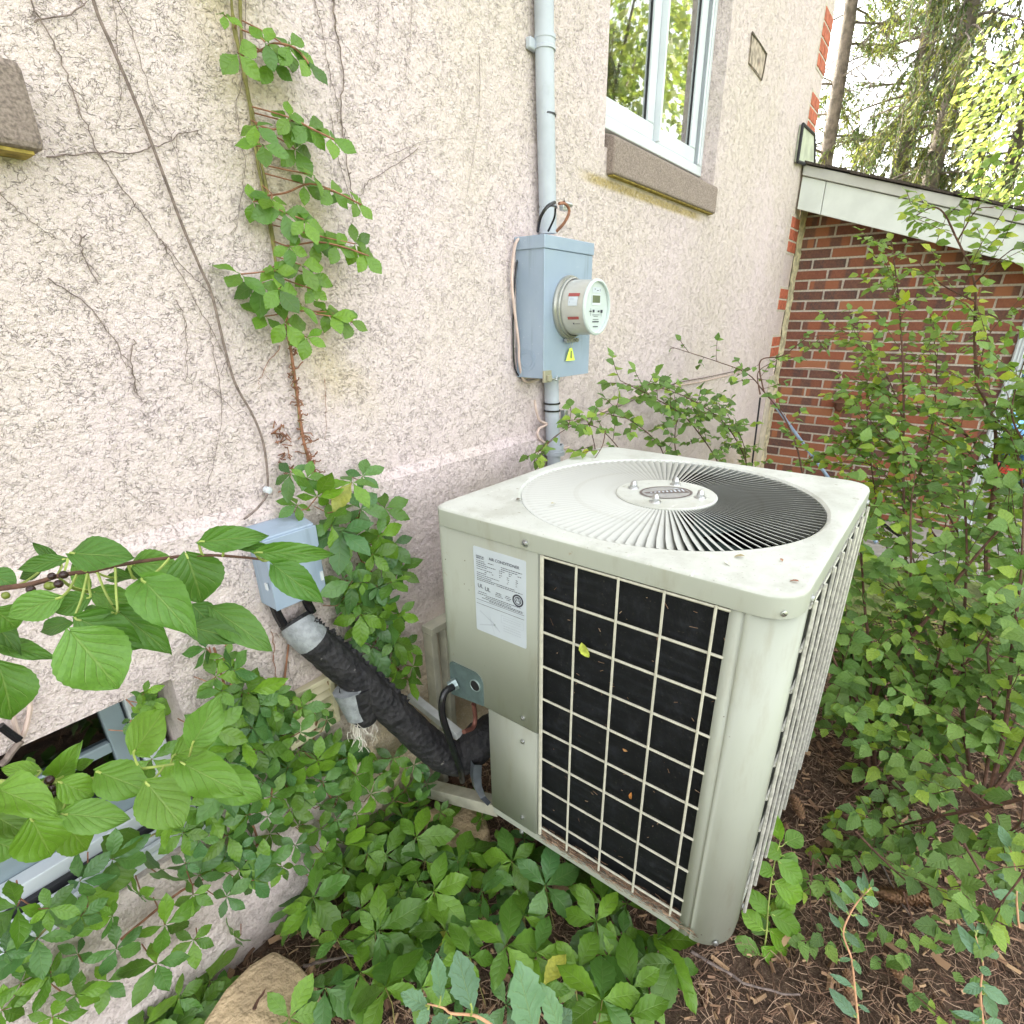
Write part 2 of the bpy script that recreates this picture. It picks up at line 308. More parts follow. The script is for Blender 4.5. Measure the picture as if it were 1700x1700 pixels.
def mat_leaf(name, a, b, c=None, veins=7, curve=1.6, vein=.35, rough=.42, trans=.32, yellow=None, ctint=(1.0, 1.15, .45), bumpd=.0015):
    t = NT(name); oi = t.n('ShaderNodeObjectInfo'); g = t.n('ShaderNodeNewGeometry')
    rnd = t.math('FRACT', t.math('ADD', oi.outputs['Random'], g.outputs['Random Per Island'])); uv = t.xyz(t.tc.outputs['UV'])
    u = t.math('ABSOLUTE', t.math('SUBTRACT', uv[0], .5)); v = uv[1]
    ph = t.math('ABSOLUTE', t.math('SUBTRACT', t.math('FRACT', t.math('SUBTRACT', t.math('MULTIPLY', v, veins), t.math('MULTIPLY', t.math('POWER', u, .8), curve*veins*.35))), .5))
    sv = t.math('MULTIPLY', t.ramp(ph, .07, .0, 0, 1), t.ramp(u, .45, .25, 0, 1)); mv = t.ramp(u, .030, .006, 0, 1)
    vn = t.math('MAXIMUM', sv, mv)
    col = t.mix(rnd, a, b)
    if c is not None:
        r2 = t.math('FRACT', t.math('MULTIPLY', rnd, 13.7)); col = t.mix(t.ramp(r2, .68, .9), col, c)
    if yellow is not None:
        r3 = t.math('FRACT', t.math('MULTIPLY', rnd, 29.1)); col = t.mix(t.math('GREATER_THAN', r3, .992), col, yellow)
    col = t.mix(t.math('MULTIPLY', t.ramp(t.noise(18, 4, .6), .35, .7), .3), col, tuple(x*.72 for x in a))
    tone = t.math('FRACT', t.math('MULTIPLY', rnd, 41.3)); col = t.mix(t.ramp(tone, .0, .45, .55, 0), col, tuple(x*.35 for x in a))
    back = t.mix(.45, col, (.30, .40, .26)); col = t.mix(t.math('MULTIPLY', g.outputs['Backfacing'], .6), col, back)
    vc = t.mix(.6, col, (.36, .46, .16)); col = t.mix(t.math('MULTIPLY', vn, vein), col, vc)
    quilt = t.math('ADD', t.math('MULTIPLY', ph, 1.2), t.math('MULTIPLY', vn, -.7)); bp = t.bump(t.math('ADD', quilt, t.math('MULTIPLY', t.noise(90, 3), .4)), .65, bumpd)
    t.fin(col, rough, spec=.6)
    tr = t.n('ShaderNodeBsdfTranslucent'); t.l(t.mix(1.0, col, (*ctint, 1), 'MULTIPLY'), tr.inputs[0]); t.l(bp, tr.inputs['Normal'])
    mx = t.n('ShaderNodeMixShader'); mx.inputs[0].default_value = trans; t.l(t.b.outputs[0], mx.inputs[1]); t.l(tr.outputs[0], mx.inputs[2]); t.l(mx.outputs[0], t.out.inputs[0])
    return t.m
M['lf_buck'] = mat_leaf('buckthorn_leaf', (0.082, 0.212, 0.033), (0.130, 0.291, 0.038), (0.173, 0.357, 0.060), 5, 2.6, .55, .40)
M['lf_buck2'] = mat_leaf('buckthorn_leaf_light', (0.134, 0.285, 0.026), (0.190, 0.365, 0.034), (0.158, 0.317, 0.058), 5, 2.6, .5, .40)
M['lf_creep'] = mat_leaf('creeper_leaf', (0.092, 0.217, 0.023), (0.203, 0.388, 0.030), (0.096, 0.231, 0.043), 6, 1.0, .22, .36, bumpd=.0008, yellow=(0.620, 0.620, 0.104))
M['lf_creepb'] = mat_leaf('creeper_leaf_skylit', (0.081, 0.201, 0.053), (0.142, 0.296, 0.067), (0.085, 0.214, 0.065), 6, 1.0, .22, .34, bumpd=.0008)  # creeper copy with the bluish sheen of the sky mixed into its colour
M['lf_vine'] = mat_leaf('vine_leaf', (0.128, 0.278, 0.025), (0.205, 0.373, 0.031), (0.102, 0.230, 0.039), 5, 1.0, .14, bumpd=.0007, rough=.38)
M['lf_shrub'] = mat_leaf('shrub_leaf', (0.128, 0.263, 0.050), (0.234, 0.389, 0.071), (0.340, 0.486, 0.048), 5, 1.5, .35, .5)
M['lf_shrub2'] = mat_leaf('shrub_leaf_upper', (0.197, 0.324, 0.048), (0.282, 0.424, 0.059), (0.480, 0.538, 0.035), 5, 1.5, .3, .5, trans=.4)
M['lf_pale'] = mat_leaf('pale_leaf', (0.168, 0.321, 0.184), (0.207, 0.367, 0.191), (0.184, 0.345, 0.153), 5, 1.4, .45, .5)
M['lf_lime'] = mat_leaf('lime_leaf', (0.159, 0.352, 0.021), (0.217, 0.428, 0.027), (0.188, 0.367, 0.059), 5, 1.8, .4, .4)
M['lf_maple'] = mat_leaf('maple_leaf', (0.342, 0.368, 0.150), (0.475, 0.460, 0.210), (0.171, 0.230, 0.105), 4, 1, .1, .5, trans=.5)
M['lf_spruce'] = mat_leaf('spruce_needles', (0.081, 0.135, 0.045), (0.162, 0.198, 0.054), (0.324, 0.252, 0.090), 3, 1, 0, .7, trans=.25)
M['lf_spruce2'] = mat_leaf('spruce_needles_sunlit', (0.216, 0.234, 0.054), (0.360, 0.324, 0.072), (0.180, 0.180, 0.072), 3, 1, 0, .7, trans=.35)  # sunlit copy of the needles, yellow sunlight put into the colour
M['grass'] = mat_litter('lawn_grass', [(.10, .20, .03), (.20, .30, .05), (.34, .40, .09), (.28, .24, .10)])
M['lawn'] = plain('lawn_soil', (.16, .20, .06), .95, 0, .5, 9, .8, bd=.02)

# ---------------------------------------------------------------- leaf meshes (local: base at origin, tip +Y, normal +Z)
def leaf_mesh(name, mat, wid=.5, pk=.42, nl=10, nw=6, ser=.03, fold=.12, curl=.15, lobes=0, wave=.02, tipp=.9, seed=0, stalk=.0, bexp=.62):
    """unit length leaf; wid = full width; pk = where it is widest"""
    rr = random.Random(seed); vs_ = []; uv = []; f = []
    for i in range(nl+1):
        v = i/nl
        if v < pk: w = math.sin(v/pk*math.pi/2)**bexp
        else: w = max(0, math.cos((v-pk)/(1-pk)*math.pi/2))**tipp
        w = w*wid/2
        if ser: w *= 1+ser*(1 if i % 2 else -1)*(0 if v > .95 or v < .1 else 1)
        if lobes and .15 < v < .93: w *= 1+lobes*math.sin(v*3.1*2*math.pi)
        w = max(w, .006)
        for j in range(nw+1):
            s = j/nw*2-1; xx = s*w
            zz = fold*abs(xx) - curl*v*v*.5 + wave*math.sin(v*9+s*2+seed)*abs(s)
            vs_.append((xx, v+stalk-(.05 if i == 0 and abs(s) > .5 else 0), zz)); uv.append((j/nw, v))
    for i in range(nl):
        for j in range(nw): a = i*(nw+1)+j; f.append((a, a+1, a+nw+2, a+nw+1))
    return vs_, f, uv
def mk_mesh(name, mat, parts):
    """parts: list of (verts, faces, uvs, matrix)"""
    V = []; F = []; U = []
    for v, f, u, m in parts:
        n = len(V); V += [m @ Vector(p) for p in v]; F += [tuple(i+n for i in q) for q in f]; U += u
    me = bpy.data.meshes.new(name); me.from_pydata(V, [], F); uvl = me.uv_layers.new(name='UVMap')
    li = np.empty(len(me.loops), dtype=np.int32); me.loops.foreach_get('vertex_index', li)
    uvl.data.foreach_set('uv', np.array(U, dtype=np.float32)[li].ravel()); me.polygons.foreach_set('use_smooth', [True]*len(F)); me.materials.append(mat); me.update()
    return me
def palmate(name, mat, seed, nl=5, lf=13, nw=4, wf=1.0):
    rr = random.Random(seed); parts = []
    angs = [0, 62, -62, 128, -128] if nl == 5 else ([0, 80, -80] if nl == 3 else [0, 70, -70, 140])
    for k, a in enumerate(angs):
        s = (.60, .56, .56, .45, .45)[k]*rr.uniform(.85, 1.1)
        lm = leaf_mesh('', None, rr.uniform(.46, .54)*wf, .54, lf, nw, .055, .14, rr.uniform(.1, .5), wave=.03, tipp=.95, seed=seed*7+k, bexp=1.15)
        m = Matrix.Rotation(R(a+rr.uniform(-8, 8)), 4, 'Z') @ Matrix.Rotation(R(rr.uniform(-22, 4)), 4, 'X') @ Matrix.Rotation(R(rr.uniform(-14, 14)), 4, 'Y') @ Matrix.Scale(s, 4) @ Matrix.Translation((0, .06, 0))
        parts.append((*lm, m))
    return mk_mesh(name, mat, parts)
LM = {}
LM['buck'] = [mk_mesh('leaf', M['lf_buck'], [(*leaf_mesh('', None, .95, .43, 20, 8, .018, .10+.07*s, .15+.16*s, wave=.03+.012*s, tipp=.85, seed=s), Matrix())]) for s in range(5)]
LM['buck2'] = [mk_mesh('leaf', M['lf_buck2'], [(*leaf_mesh('', None, .95, .45, 20, 8, .018, .10+.07*s, .15+.14*s, wave=.035+.012*s, tipp=.82, seed=s+9), Matrix())]) for s in range(5)]
LM['creep'] = [palmate('leaf', M['lf_creep'], s) for s in range(7)]
LM['creepb'] = [palmate('leaf', M['lf_creepb'], s+20) for s in range(5)]
LM['vine'] = [palmate('leaf', M['lf_vine'], s+40, 3 if s % 2 else 4, 16, 4, 1.28) for s in range(5)]
LM['round'] = [mk_mesh('leaf', M['lf_vine'], [(*leaf_mesh('', None, 1.0, .4, 8, 4, .06, .1, .2, lobes=.05, tipp=.6, seed=s), Matrix())]) for s in range(3)]
LM['shrub'] = [mk_mesh('leaf', M['lf_shrub'], [(*leaf_mesh('', None, .76, .34, 9, 2, .10, .22, .35, lobes=.07, tipp=1.15, seed=s), Matrix())]) for s in range(4)]
LM['shrub2'] = [mk_mesh('leaf', M['lf_shrub2'], [(*leaf_mesh('', None, .66, .38, 7, 2, .09, .22, .35, tipp=1.15, seed=s+5), Matrix())]) for s in range(4)]
LM['pale'] = [mk_mesh('leaf', M['lf_pale'], [(*leaf_mesh('', None, .62, .5, 16, 6, .07, .14, .2, lobes=.12, wave=.03, tipp=.75, seed=s), Matrix())]) for s in range(4)]
LM['palen'] = [mk_mesh('leaf', M['lf_pale'], [(*leaf_mesh('', None, .45, .5, 8, 4, .06, .2, .25, wave=.03, tipp=.8, seed=s), Matrix())]) for s in range(3)]
LM['lime'] = [mk_mesh('leaf', M['lf_lime'], [(*leaf_mesh('', None, .62, .5, 10, 4, .03, .15, .25, wave=.04, tipp=.7, seed=s), Matrix())]) for s in range(3)]
_np_cache = {}
def frame(pos, tip, nrm, L, wsc=1.0):
    t = Vector(tip).normalized(); n = Vector(nrm); n = (n-t*n.dot(t))
    n = n.normalized() if n.length > 1e-4 else t.orthogonal().normalized()
    x = t.cross(n)
    return Matrix(((x.x*L*wsc, t.x*L, n.x*L, pos[0]), (x.y*L*wsc, t.y*L, n.y*L, pos[1]), (x.z*L*wsc, t.z*L, n.z*L, pos[2]), (0, 0, 0, 1)))
def leaves(parent, kind, mats, limit=290, name='leaf', stuff='leaf_mass', score=None):
    """the largest ones become parts of their own, the rest one part of kind stuff"""
    mats = sorted(mats, key=lambda m: -m[1].col[1].length/max(.2, depth(m[1].translation)))
    for k, m in mats[:limit]:
        o = link(name, LM[kind][k % len(LM[kind])], parent, (), m)
    rest = mats[limit:]
    if rest: merge_leaves(parent, stuff, kind, rest)
def merge_leaves(parent, name, kind, rest):
    V = []; F = []; U = []; off = 0
    for k, m in rest:
        me = LM[kind][k % len(LM[kind])]
        if me.name not in _np_cache:
            v = np.empty(len(me.vertices)*3, np.float32); me.vertices.foreach_get('co', v)
            q = np.empty(len(me.loops), np.int32); me.loops.foreach_get('vertex_index', q)
            u = np.empty(len(me.loops)*2, np.float32); me.uv_layers[0].data.foreach_get('uv', u); _np_cache[me.name] = (v.reshape(-1, 3), q, u)
        v, q, u = _np_cache[me.name]; A = np.array(m)
        V.append(v @ A[:3, :3].T + A[:3, 3]); F.append(q+off); U.append(u); off += len(v)
    V = np.concatenate(V); F = np.concatenate(F); U = np.concatenate(U)
    return raw_mesh(name, V, F, 4, LM[kind][0].materials[0], parent, U, 'stuff')
def raw_mesh(name, V, F, per, mat, parent=None, U=None, kind=None, smooth=True):
    me = bpy.data.meshes.new(name); nf = len(F)//per
    me.vertices.add(len(V)); me.vertices.foreach_set('co', np.asarray(V, np.float32).ravel())
    me.loops.add(len(F)); me.loops.foreach_set('vertex_index', np.asarray(F, np.int32))
    me.polygons.add(nf); me.polygons.foreach_set('loop_start', np.arange(0, nf*per, per, dtype=np.int32))
    if U is not None: me.uv_layers.new(name='UVMap').data.foreach_set('uv', np.asarray(U, np.float32).ravel())
    me.polygons.foreach_set('use_smooth', [smooth]*nf); me.materials.append(mat); me.update(calc_edges=True)
    o = link(name, me, parent)
    if kind: o['kind'] = kind
    return o
def rv(a=1.0): return Vector((random.uniform(-a, a), random.uniform(-a, a), random.uniform(-a, a)))
def in_poly(x, y, P):
    c = False; j = len(P)-1
    for i in range(len(P)):
        if (P[i][1] > y) != (P[j][1] > y) and x < (P[j][0]-P[i][0])*(y-P[i][1])/(P[j][1]-P[i][1])+P[i][0]: c = not c
        j = i
    return c
def cluster(poly, n, mind, tries=60):
    """spread points in a polygon of image-plane units with a least distance"""
    xs = [p[0] for p in poly]; ys = [p[1] for p in poly]; out = []
    for _ in range(n*tries):
        if len(out) >= n: break
        x = random.uniform(min(xs), max(xs)); y = random.uniform(min(ys), max(ys))
        if in_poly(x, y, poly) and all((x-a)**2+(y-b)**2 > mind*mind for a, b in out): out.append((x, y))
    return out

# ================================================================ GROUND
D = 1.065; DL = 1.045        # wall face above and below the ledge
LEDGE_T, LEDGE_B, LEDGE_X = 1.062, 1.040, 1.47
def gz(x, y):
    return .018*math.sin(3.1*x+1.3)*math.cos(2.7*y) + .012*math.sin(7*x+2*y) + .008*math.cos(11*y-3*x)
def build_ground():
    nx, ny = 110, 80; x0, x1, y0, y1 = -1.2, 4.2, -2.4, 1.2; V = []; F = []
    for j in range(ny+1):
        for i in range(nx+1):
            x = x0+(x1-x0)*i/nx; y = y0+(y1-y0)*j/ny; e = min(1, min(i, nx-i, j, ny-j)/6)
            V.append((x, y, (gz(x, y)+.010*(random.random()-.5))*e))
    for j in range(ny):
        for i in range(nx): a = j*(nx+1)+i; F.append((a, a+1, a+nx+2, a+nx+1))
    mb = MB(); mb.add(V, F, 0, True); tag(mb.build('mulch_bed', M['soil']), 'dark mulch bed strewn with needles along the house wall', 'soil', kind='structure')
    mb = MB(); mb.add([(-90, -90, -.03), (200, -90, -.03), (200, 90, -.03), (-90, 90, -.03)], [(0, 1, 2, 3)]); mb.build('ground', M['lawn'])['kind'] = 'structure'
    mb = MB(); V = []; F = []
    for j in range(21):
        for i in range(31): V.append((2.75+.35*math.sin(j*.8)*(i == 0)+i*.35, -5+j*.27, .022+.01*math.sin(i*1.7+j)))
    for j in range(20):
        for i in range(30): a = j*31+i; F.append((a, a+1, a+32, a+31))
    mb.add(V, F, 0, True); mb.build('lawn', M['lawn'])['kind'] = 'structure'
    mb = MB(); mb.box((3.75, -.9, .0), (4.48, 1.0, .07)); o = mb.build('path', M['concrete'], bevel=.008); o['kind'] = 'structure'
build_ground()
def litter(name, n, L, Wd, mat, zmax, region, label, cat):
    P = np.random.rand(n, 2); x = region[0]+(region[1]-region[0])*P[:, 0]; y = region[2]+(region[3]-region[2])*P[:, 1]
    z = .018*np.sin(3.1*x+1.3)*np.cos(2.7*y)+.012*np.sin(7*x+2*y)+.008*np.cos(11*y-3*x)+.004+np.random.rand(n)**2*zmax
    a = np.random.rand(n)*6.283; t = (np.random.rand(n)-.5)*.5; l = L*(.4+np.random.rand(n)); w = Wd*(.6+.8*np.random.rand(n))
    d = np.stack([np.cos(a)*np.cos(t), np.sin(a)*np.cos(t), np.sin(t)], 1)*l[:, None]/2; s = np.stack([-np.sin(a), np.cos(a), np.zeros(n)], 1)*w[:, None]/2
    up = np.zeros((n, 3)); up[:, 2] = w*.6; c = np.stack([x, y, z], 1); bend = np.stack([-np.sin(a), np.cos(a), np.ones(n)], 1)*(np.random.rand(n)-.5)[:, None]*l[:, None]*.2
    V = np.stack([c-d-s, c-d+s, c-d+up, c-s+bend, c+s+bend, c+up+bend, c+d-s, c+d+s, c+d+up], 1).reshape(-1, 3)
    q = np.array([0, 3, 5, 2, 2, 5, 4, 1, 3, 6, 8, 5, 5, 8, 7, 4]); F = (np.arange(n)[:, None]*9+q[None]).ravel()
    tag(raw_mesh(name, V, F, 4, mat, None, None, 'stuff', False), label, cat)
litter('needle_litter', 52000, .045, .0013, M['needles'], .02, (-.2, 3.6, -1.7, 1.04), 'brown fallen needles and thin twigs covering the mulch', 'needles')
litter('bark_chips', 9000, .020, .006, M['chips'], .012, (-.2, 3.6, -1.7, 1.04), 'small reddish bark chips scattered over the mulch', 'bark chips')
litter('dry_leaf_scraps', 700, .040, .016, M['chips'], .02, (-.2, 3.2, -1.5, 1.04), 'curled dry leaf scraps lying on the mulch', 'leaf litter')
litter('grass_blades', 26000, .07, .004, M['grass'], .06, (2.7, 7.5, -3.5, .9), 'yellowish green lawn grass behind the shrubs', 'grass')

# ================================================================ HOUSE
ho = empty('stucco_house', (4.4, 9, 0), 'cream stucco house wall with rough grooved render and windows', 'house')
WX0, WX1, WZ0, WZ1 = 1.832, 2.803, 1.90, 3.45     # right window opening
BX0, BX1, BZ0, BZ1 = -1.5, .280, .400, .783      # basement window opening
UX0, UX1, UZ0, UZ1 = -1.5, .20, 1.74, 3.2        # upper left window
def build_house():
    mb = MB(); xs = [-6, BX0, .20, BX1, LEDGE_X, WX0, WX1, 4.40]; zs = [-.1, BZ0, BZ1, LEDGE_B, LEDGE_T, UZ0, WZ0, UZ1, WZ1, 6.2]
    def hole(x, z):
        return (WX0 < x < WX1 and WZ0 < z < WZ1) or (BX0 < x < BX1 and BZ0 < z < BZ1) or (UX0 < x < UX1 and UZ0 < z < UZ1)
    def fy(x, z): return DL if z <= LEDGE_B+1e-6 and x <= LEDGE_X else D
    for i in range(len(xs)-1):
        for k in range(len(zs)-1):
            xa, xb, za, zb = xs[i], xs[i+1], zs[k], zs[k+1]; xm, zm = (xa+xb)/2, (za+zb)/2
            if hole(xm, zm): continue
            if za == LEDGE_B and xm < LEDGE_X: ya, yb = DL, D
            else: ya = yb = DL if (zm < LEDGE_B and xm < LEDGE_X) else D
            mb.add([(xa, ya, za), (xb, ya, za), (xb, yb, zb), (xa, yb, zb)], [(0, 1, 2, 3)])
    mb.add([(LEDGE_X, DL, -.1), (LEDGE_X, D, -.1), (LEDGE_X, D, LEDGE_T), (LEDGE_X, DL, LEDGE_B)], [(0, 1, 2, 3)])
    def reveal(x0, x1, z0, z1, y0, y1):
        mb.add([(x0, y0, z0), (x1, y0, z0), (x1, y0, z1), (x0, y0, z1), (x0, y1, z0), (x1, y1, z0), (x1, y1, z1), (x0, y1, z1)],
               [(0, 4, 5, 1), (1, 5, 6, 2), (2, 6, 7, 3), (3, 7, 4, 0)])
    reveal(WX0, WX1, WZ0, WZ1, D, 1.25); reveal(BX0, BX1, BZ0, BZ1, DL, 1.25); reveal(UX0, UX1, UZ0, UZ1, D, 1.25)
    # far sides and back
    mb.add([(4.4, D, -.1), (4.4, 9, -.1), (4.4, 9, 6.2), (4.4, D, 6.2), (-6, 9, -.1), (-6, 9, 6.2), (-6, D, -.1), (-6, D, 6.2)],
           [(0, 1, 2, 3), (1, 4, 5, 2), (4, 6, 7, 5), (3, 2, 5, 7)])
    mb.build('wall', M['stucco'], ho)
    mb = MB(); mb.box((-6.5, .55, 6.2), (4.9, 9.5, 6.35)); mb.build('roof', M['shingle'], ho)
    # rooms behind the glass
    for x0, x1, z0, z1, nm in ((1.5, 3.2, 1.5, 3.6, 'room'), (-2, .6, .1, .95, 'basement_room'), (-2, .6, 1.5, 3.4, 'room')):
        mb = MB(); mb.add([(x0, 1.26, z0), (x1, 1.26, z0), (x1, 1.26, z1), (x0, 1.26, z1), (x0, 3.2, z0), (x1, 3.2, z0), (x1, 3.2, z1), (x0, 3.2, z1)],
            [(4, 5, 6, 7), (0, 4, 7, 3), (1, 2, 6, 5), (0, 1, 5, 4), (3, 7, 6, 2)]); mb.build(nm, M['room'], ho)
build_house()
def build_right_window():
    w = MB(); yo = 1.125
    z0 = PY(1164, 294, yo).z; x0, x1, z1 = WX0+.002, WX1-.002, WZ1-.002
    # outer frame
    w.box((x0, yo, z0), (x1, yo+.07, z0+.035)); w.box((x0, yo, z0+.035), (x0+.035, yo+.07, z1-.035)); w.box((x1-.045, yo, z0+.035), (x1, yo+.07, z1-.035)); w.box((x0, yo, z1-.035), (x1, yo+.07, z1))
    fr = w.build('window', M['vinyl'], ho, bevel=.003)
    g = MB(); g.box((x1-.062, yo-.006, z0+.036), (x1-.048, yo, z1-.036)); g.box((x1-.034, yo-.004, z0+.036), (x1-.028, yo, z1-.036)); g.build('frame_rib', M['vinyl'], fr, bevel=.002)
    xm0 = PY(1069, 207, yo+.01).x; xm1 = PY(1108, 218, yo+.01).x; xm = (xm0+xm1)/2-.006
    b = MB(); b.box((xm-.006, yo-.012, z0+.037), (xm+.006, yo+.03, z1-.036)); b.build('mullion', M['vinyl'], fr, bevel=.002)
    for a, c in ((x0+.037, xm-.008), (xm+.008, x1-.064)):
        s = MB(); y1 = yo+.012; zb = z0+.040; t = .052; zt = z1-.037
        s.box((a, y1, zb), (c, y1+.04, zb+t)); s.box((a, y1, zb+t), (a+t, y1+.04, zt-t)); s.box((c-t, y1, zb+t), (c, y1+.04, zt-t)); s.box((a, y1, zt-t), (c, y1+.04, zt))
        so = s.build('sash', M['vinyl'], fr, bevel=.004)
        k = MB(); 
        for (p, q) in (((a+t, y1+.010, zb+t), (a+t+.003, y1+.022, zt-t)), ((c-t-.003, y1+.010, zb+t), (c-t, y1+.022, zt-t)), ((a+t+.003, y1+.010, zb+t), (c-t-.003, y1+.022, zb+t+.004))): k.box(p, q)
        k.build('gasket', M['gasket'], fr)
        p = MB(); p.add([(a+t, y1+.014, zb+t), (c-t, y1+.014, zb+t), (c-t, y1+.014, zt-t), (a+t, y1+.014, zt-t)], [(0, 1, 2, 3)]); p.build('pane', M['glass'], fr)
    # curtain behind the right pane
    c = MB(); V = []; F = []; n = 24
    for i in range(n+1):
        x = x1-.20+.22*i/n; y = 1.27+.012*math.sin(i*1.7)
        V += [(x, y, z0-.1), (x, y, z1)]
    for i in range(n): F.append((2*i, 2*i+2, 2*i+3, 2*i+1))
    c.add(V, F, 0, True); c.build('curtain', M['curtain'], ho)
    st = MB(); q = PY(1133, 232, yo+.034); st.box((q.x-.008, yo+.031, q.z-.012), (q.x+.008, yo+.0335, q.z+.024)); st.build('sticker', plain('violet_sticker', (.25, .2, .55), .5, 0, 0), fr)
    # stone sill
    yf = 1.037; xl = PY(1019, 284, yf).x; xr = PY(1188, 355, yf).x; zb = PY(1188, 355, yf).z; zt = PY(1019, 224, yf).z
    s = MB(); zi = z0-.003
    prof = [(yf, zb), (yf, zt), (yf+.012, zt+.006), (1.2, zi), (1.2, zb)]
    V = [(x, y, z) for x in (xl, xr) for y, z in prof]; n = 5
    s.add(V, [(4, 3, 2, 1, 0), (5, 6, 7, 8, 9)]+[(i, (i+1) % n, n+(i+1) % n, n+i) for i in range(n)]); s.build('window_sill', M['stone'], ho, bevel=.006)
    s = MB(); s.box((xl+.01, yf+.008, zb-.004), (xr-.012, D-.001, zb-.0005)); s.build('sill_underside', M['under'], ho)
build_right_window()
def build_left_window():
    yf = 1.012; xr = PY(78, 250, yf).x; zb = PY(78, 252, yf).z; zt = PY(45, 103, yf).z
    s = MB(); s.box((-1.6, yf, zb), (xr, 1.2, zt)); s.build('window_sill', M['stone'], ho, bevel=.008)
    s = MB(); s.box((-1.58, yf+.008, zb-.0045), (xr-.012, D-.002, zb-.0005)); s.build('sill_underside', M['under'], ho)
    w = MB(); w.box((-1.49, 1.085, zt+.002), (.195, 1.15, zt+.05)); w.box((.14, 1.085, zt+.05), (.195, 1.15, UZ1-.003)); fr = w.build('window', M['vinyl'], ho, bevel=.004)
    p = MB(); p.add([(-1.49, 1.12, zt+.05), (.14, 1.12, zt+.05), (.14, 1.12, UZ1), (-1.49, 1.12, UZ1)], [(0, 1, 2, 3)]); p.build('pane', M['glass'], fr)
build_left_window()
def build_basement_window():
    yo = 1.15; w = MB(); x1 = BX1-.012
    w.box((x1-.045, yo, BZ0+.03), (x1, yo+.06, BZ1-.002)); w.box((BX0+.002, yo, BZ1-.03), (x1-.045, yo+.06, BZ1-.002))
    fr = w.build('window', M['vinyl'], ho, bevel=.003)
    s = MB(); s.box((BX0+.002, DL+.012, BZ0+.001), (BX1-.002, yo+.10, BZ0+.022)); s.build('window_sill', M['vinyl'], fr, bevel=.004)
    for i, (ya, yb, z0, z1, m) in enumerate(((1.062, 1.075, .423, .436, 'vinyl'), (1.08, 1.092, .423, .447, 'vinyl'), (1.10, 1.112, .423, .455, 'gasket'), (1.115, 1.148, .423, .482, 'vinyl'), (1.150, 1.175, .423, .525, 'vinyl_grey'))):
        t = MB(); t.box((BX0+.003, ya, z0), (BX1-.062, yb, z1)); t.build('track_rail', M[m], fr, bevel=.002)
    s = MB(); s.box((x1-.085, yo+.012, .525), (x1-.050, yo+.04, BZ1-.035)); a = PY(60, 1292, yo+.02); b = PY(190, 1242, yo+.02); zm = (a.z+b.z)/2
    s.box((BX0+.003, yo+.014, zm-.012), (x1-.085, yo+.038, zm+.012)); s.build('sash', M['vinyl_grey'], fr, bevel=.003)
    p = MB(); p.add([(BX0, yo+.026, .52), (x1-.08, yo+.026, .52), (x1-.08, yo+.026, BZ1-.03), (BX0, yo+.026, BZ1-.03)], [(0, 1, 2, 3)]); p.build('pane', M['glass2'], fr)
build_basement_window()
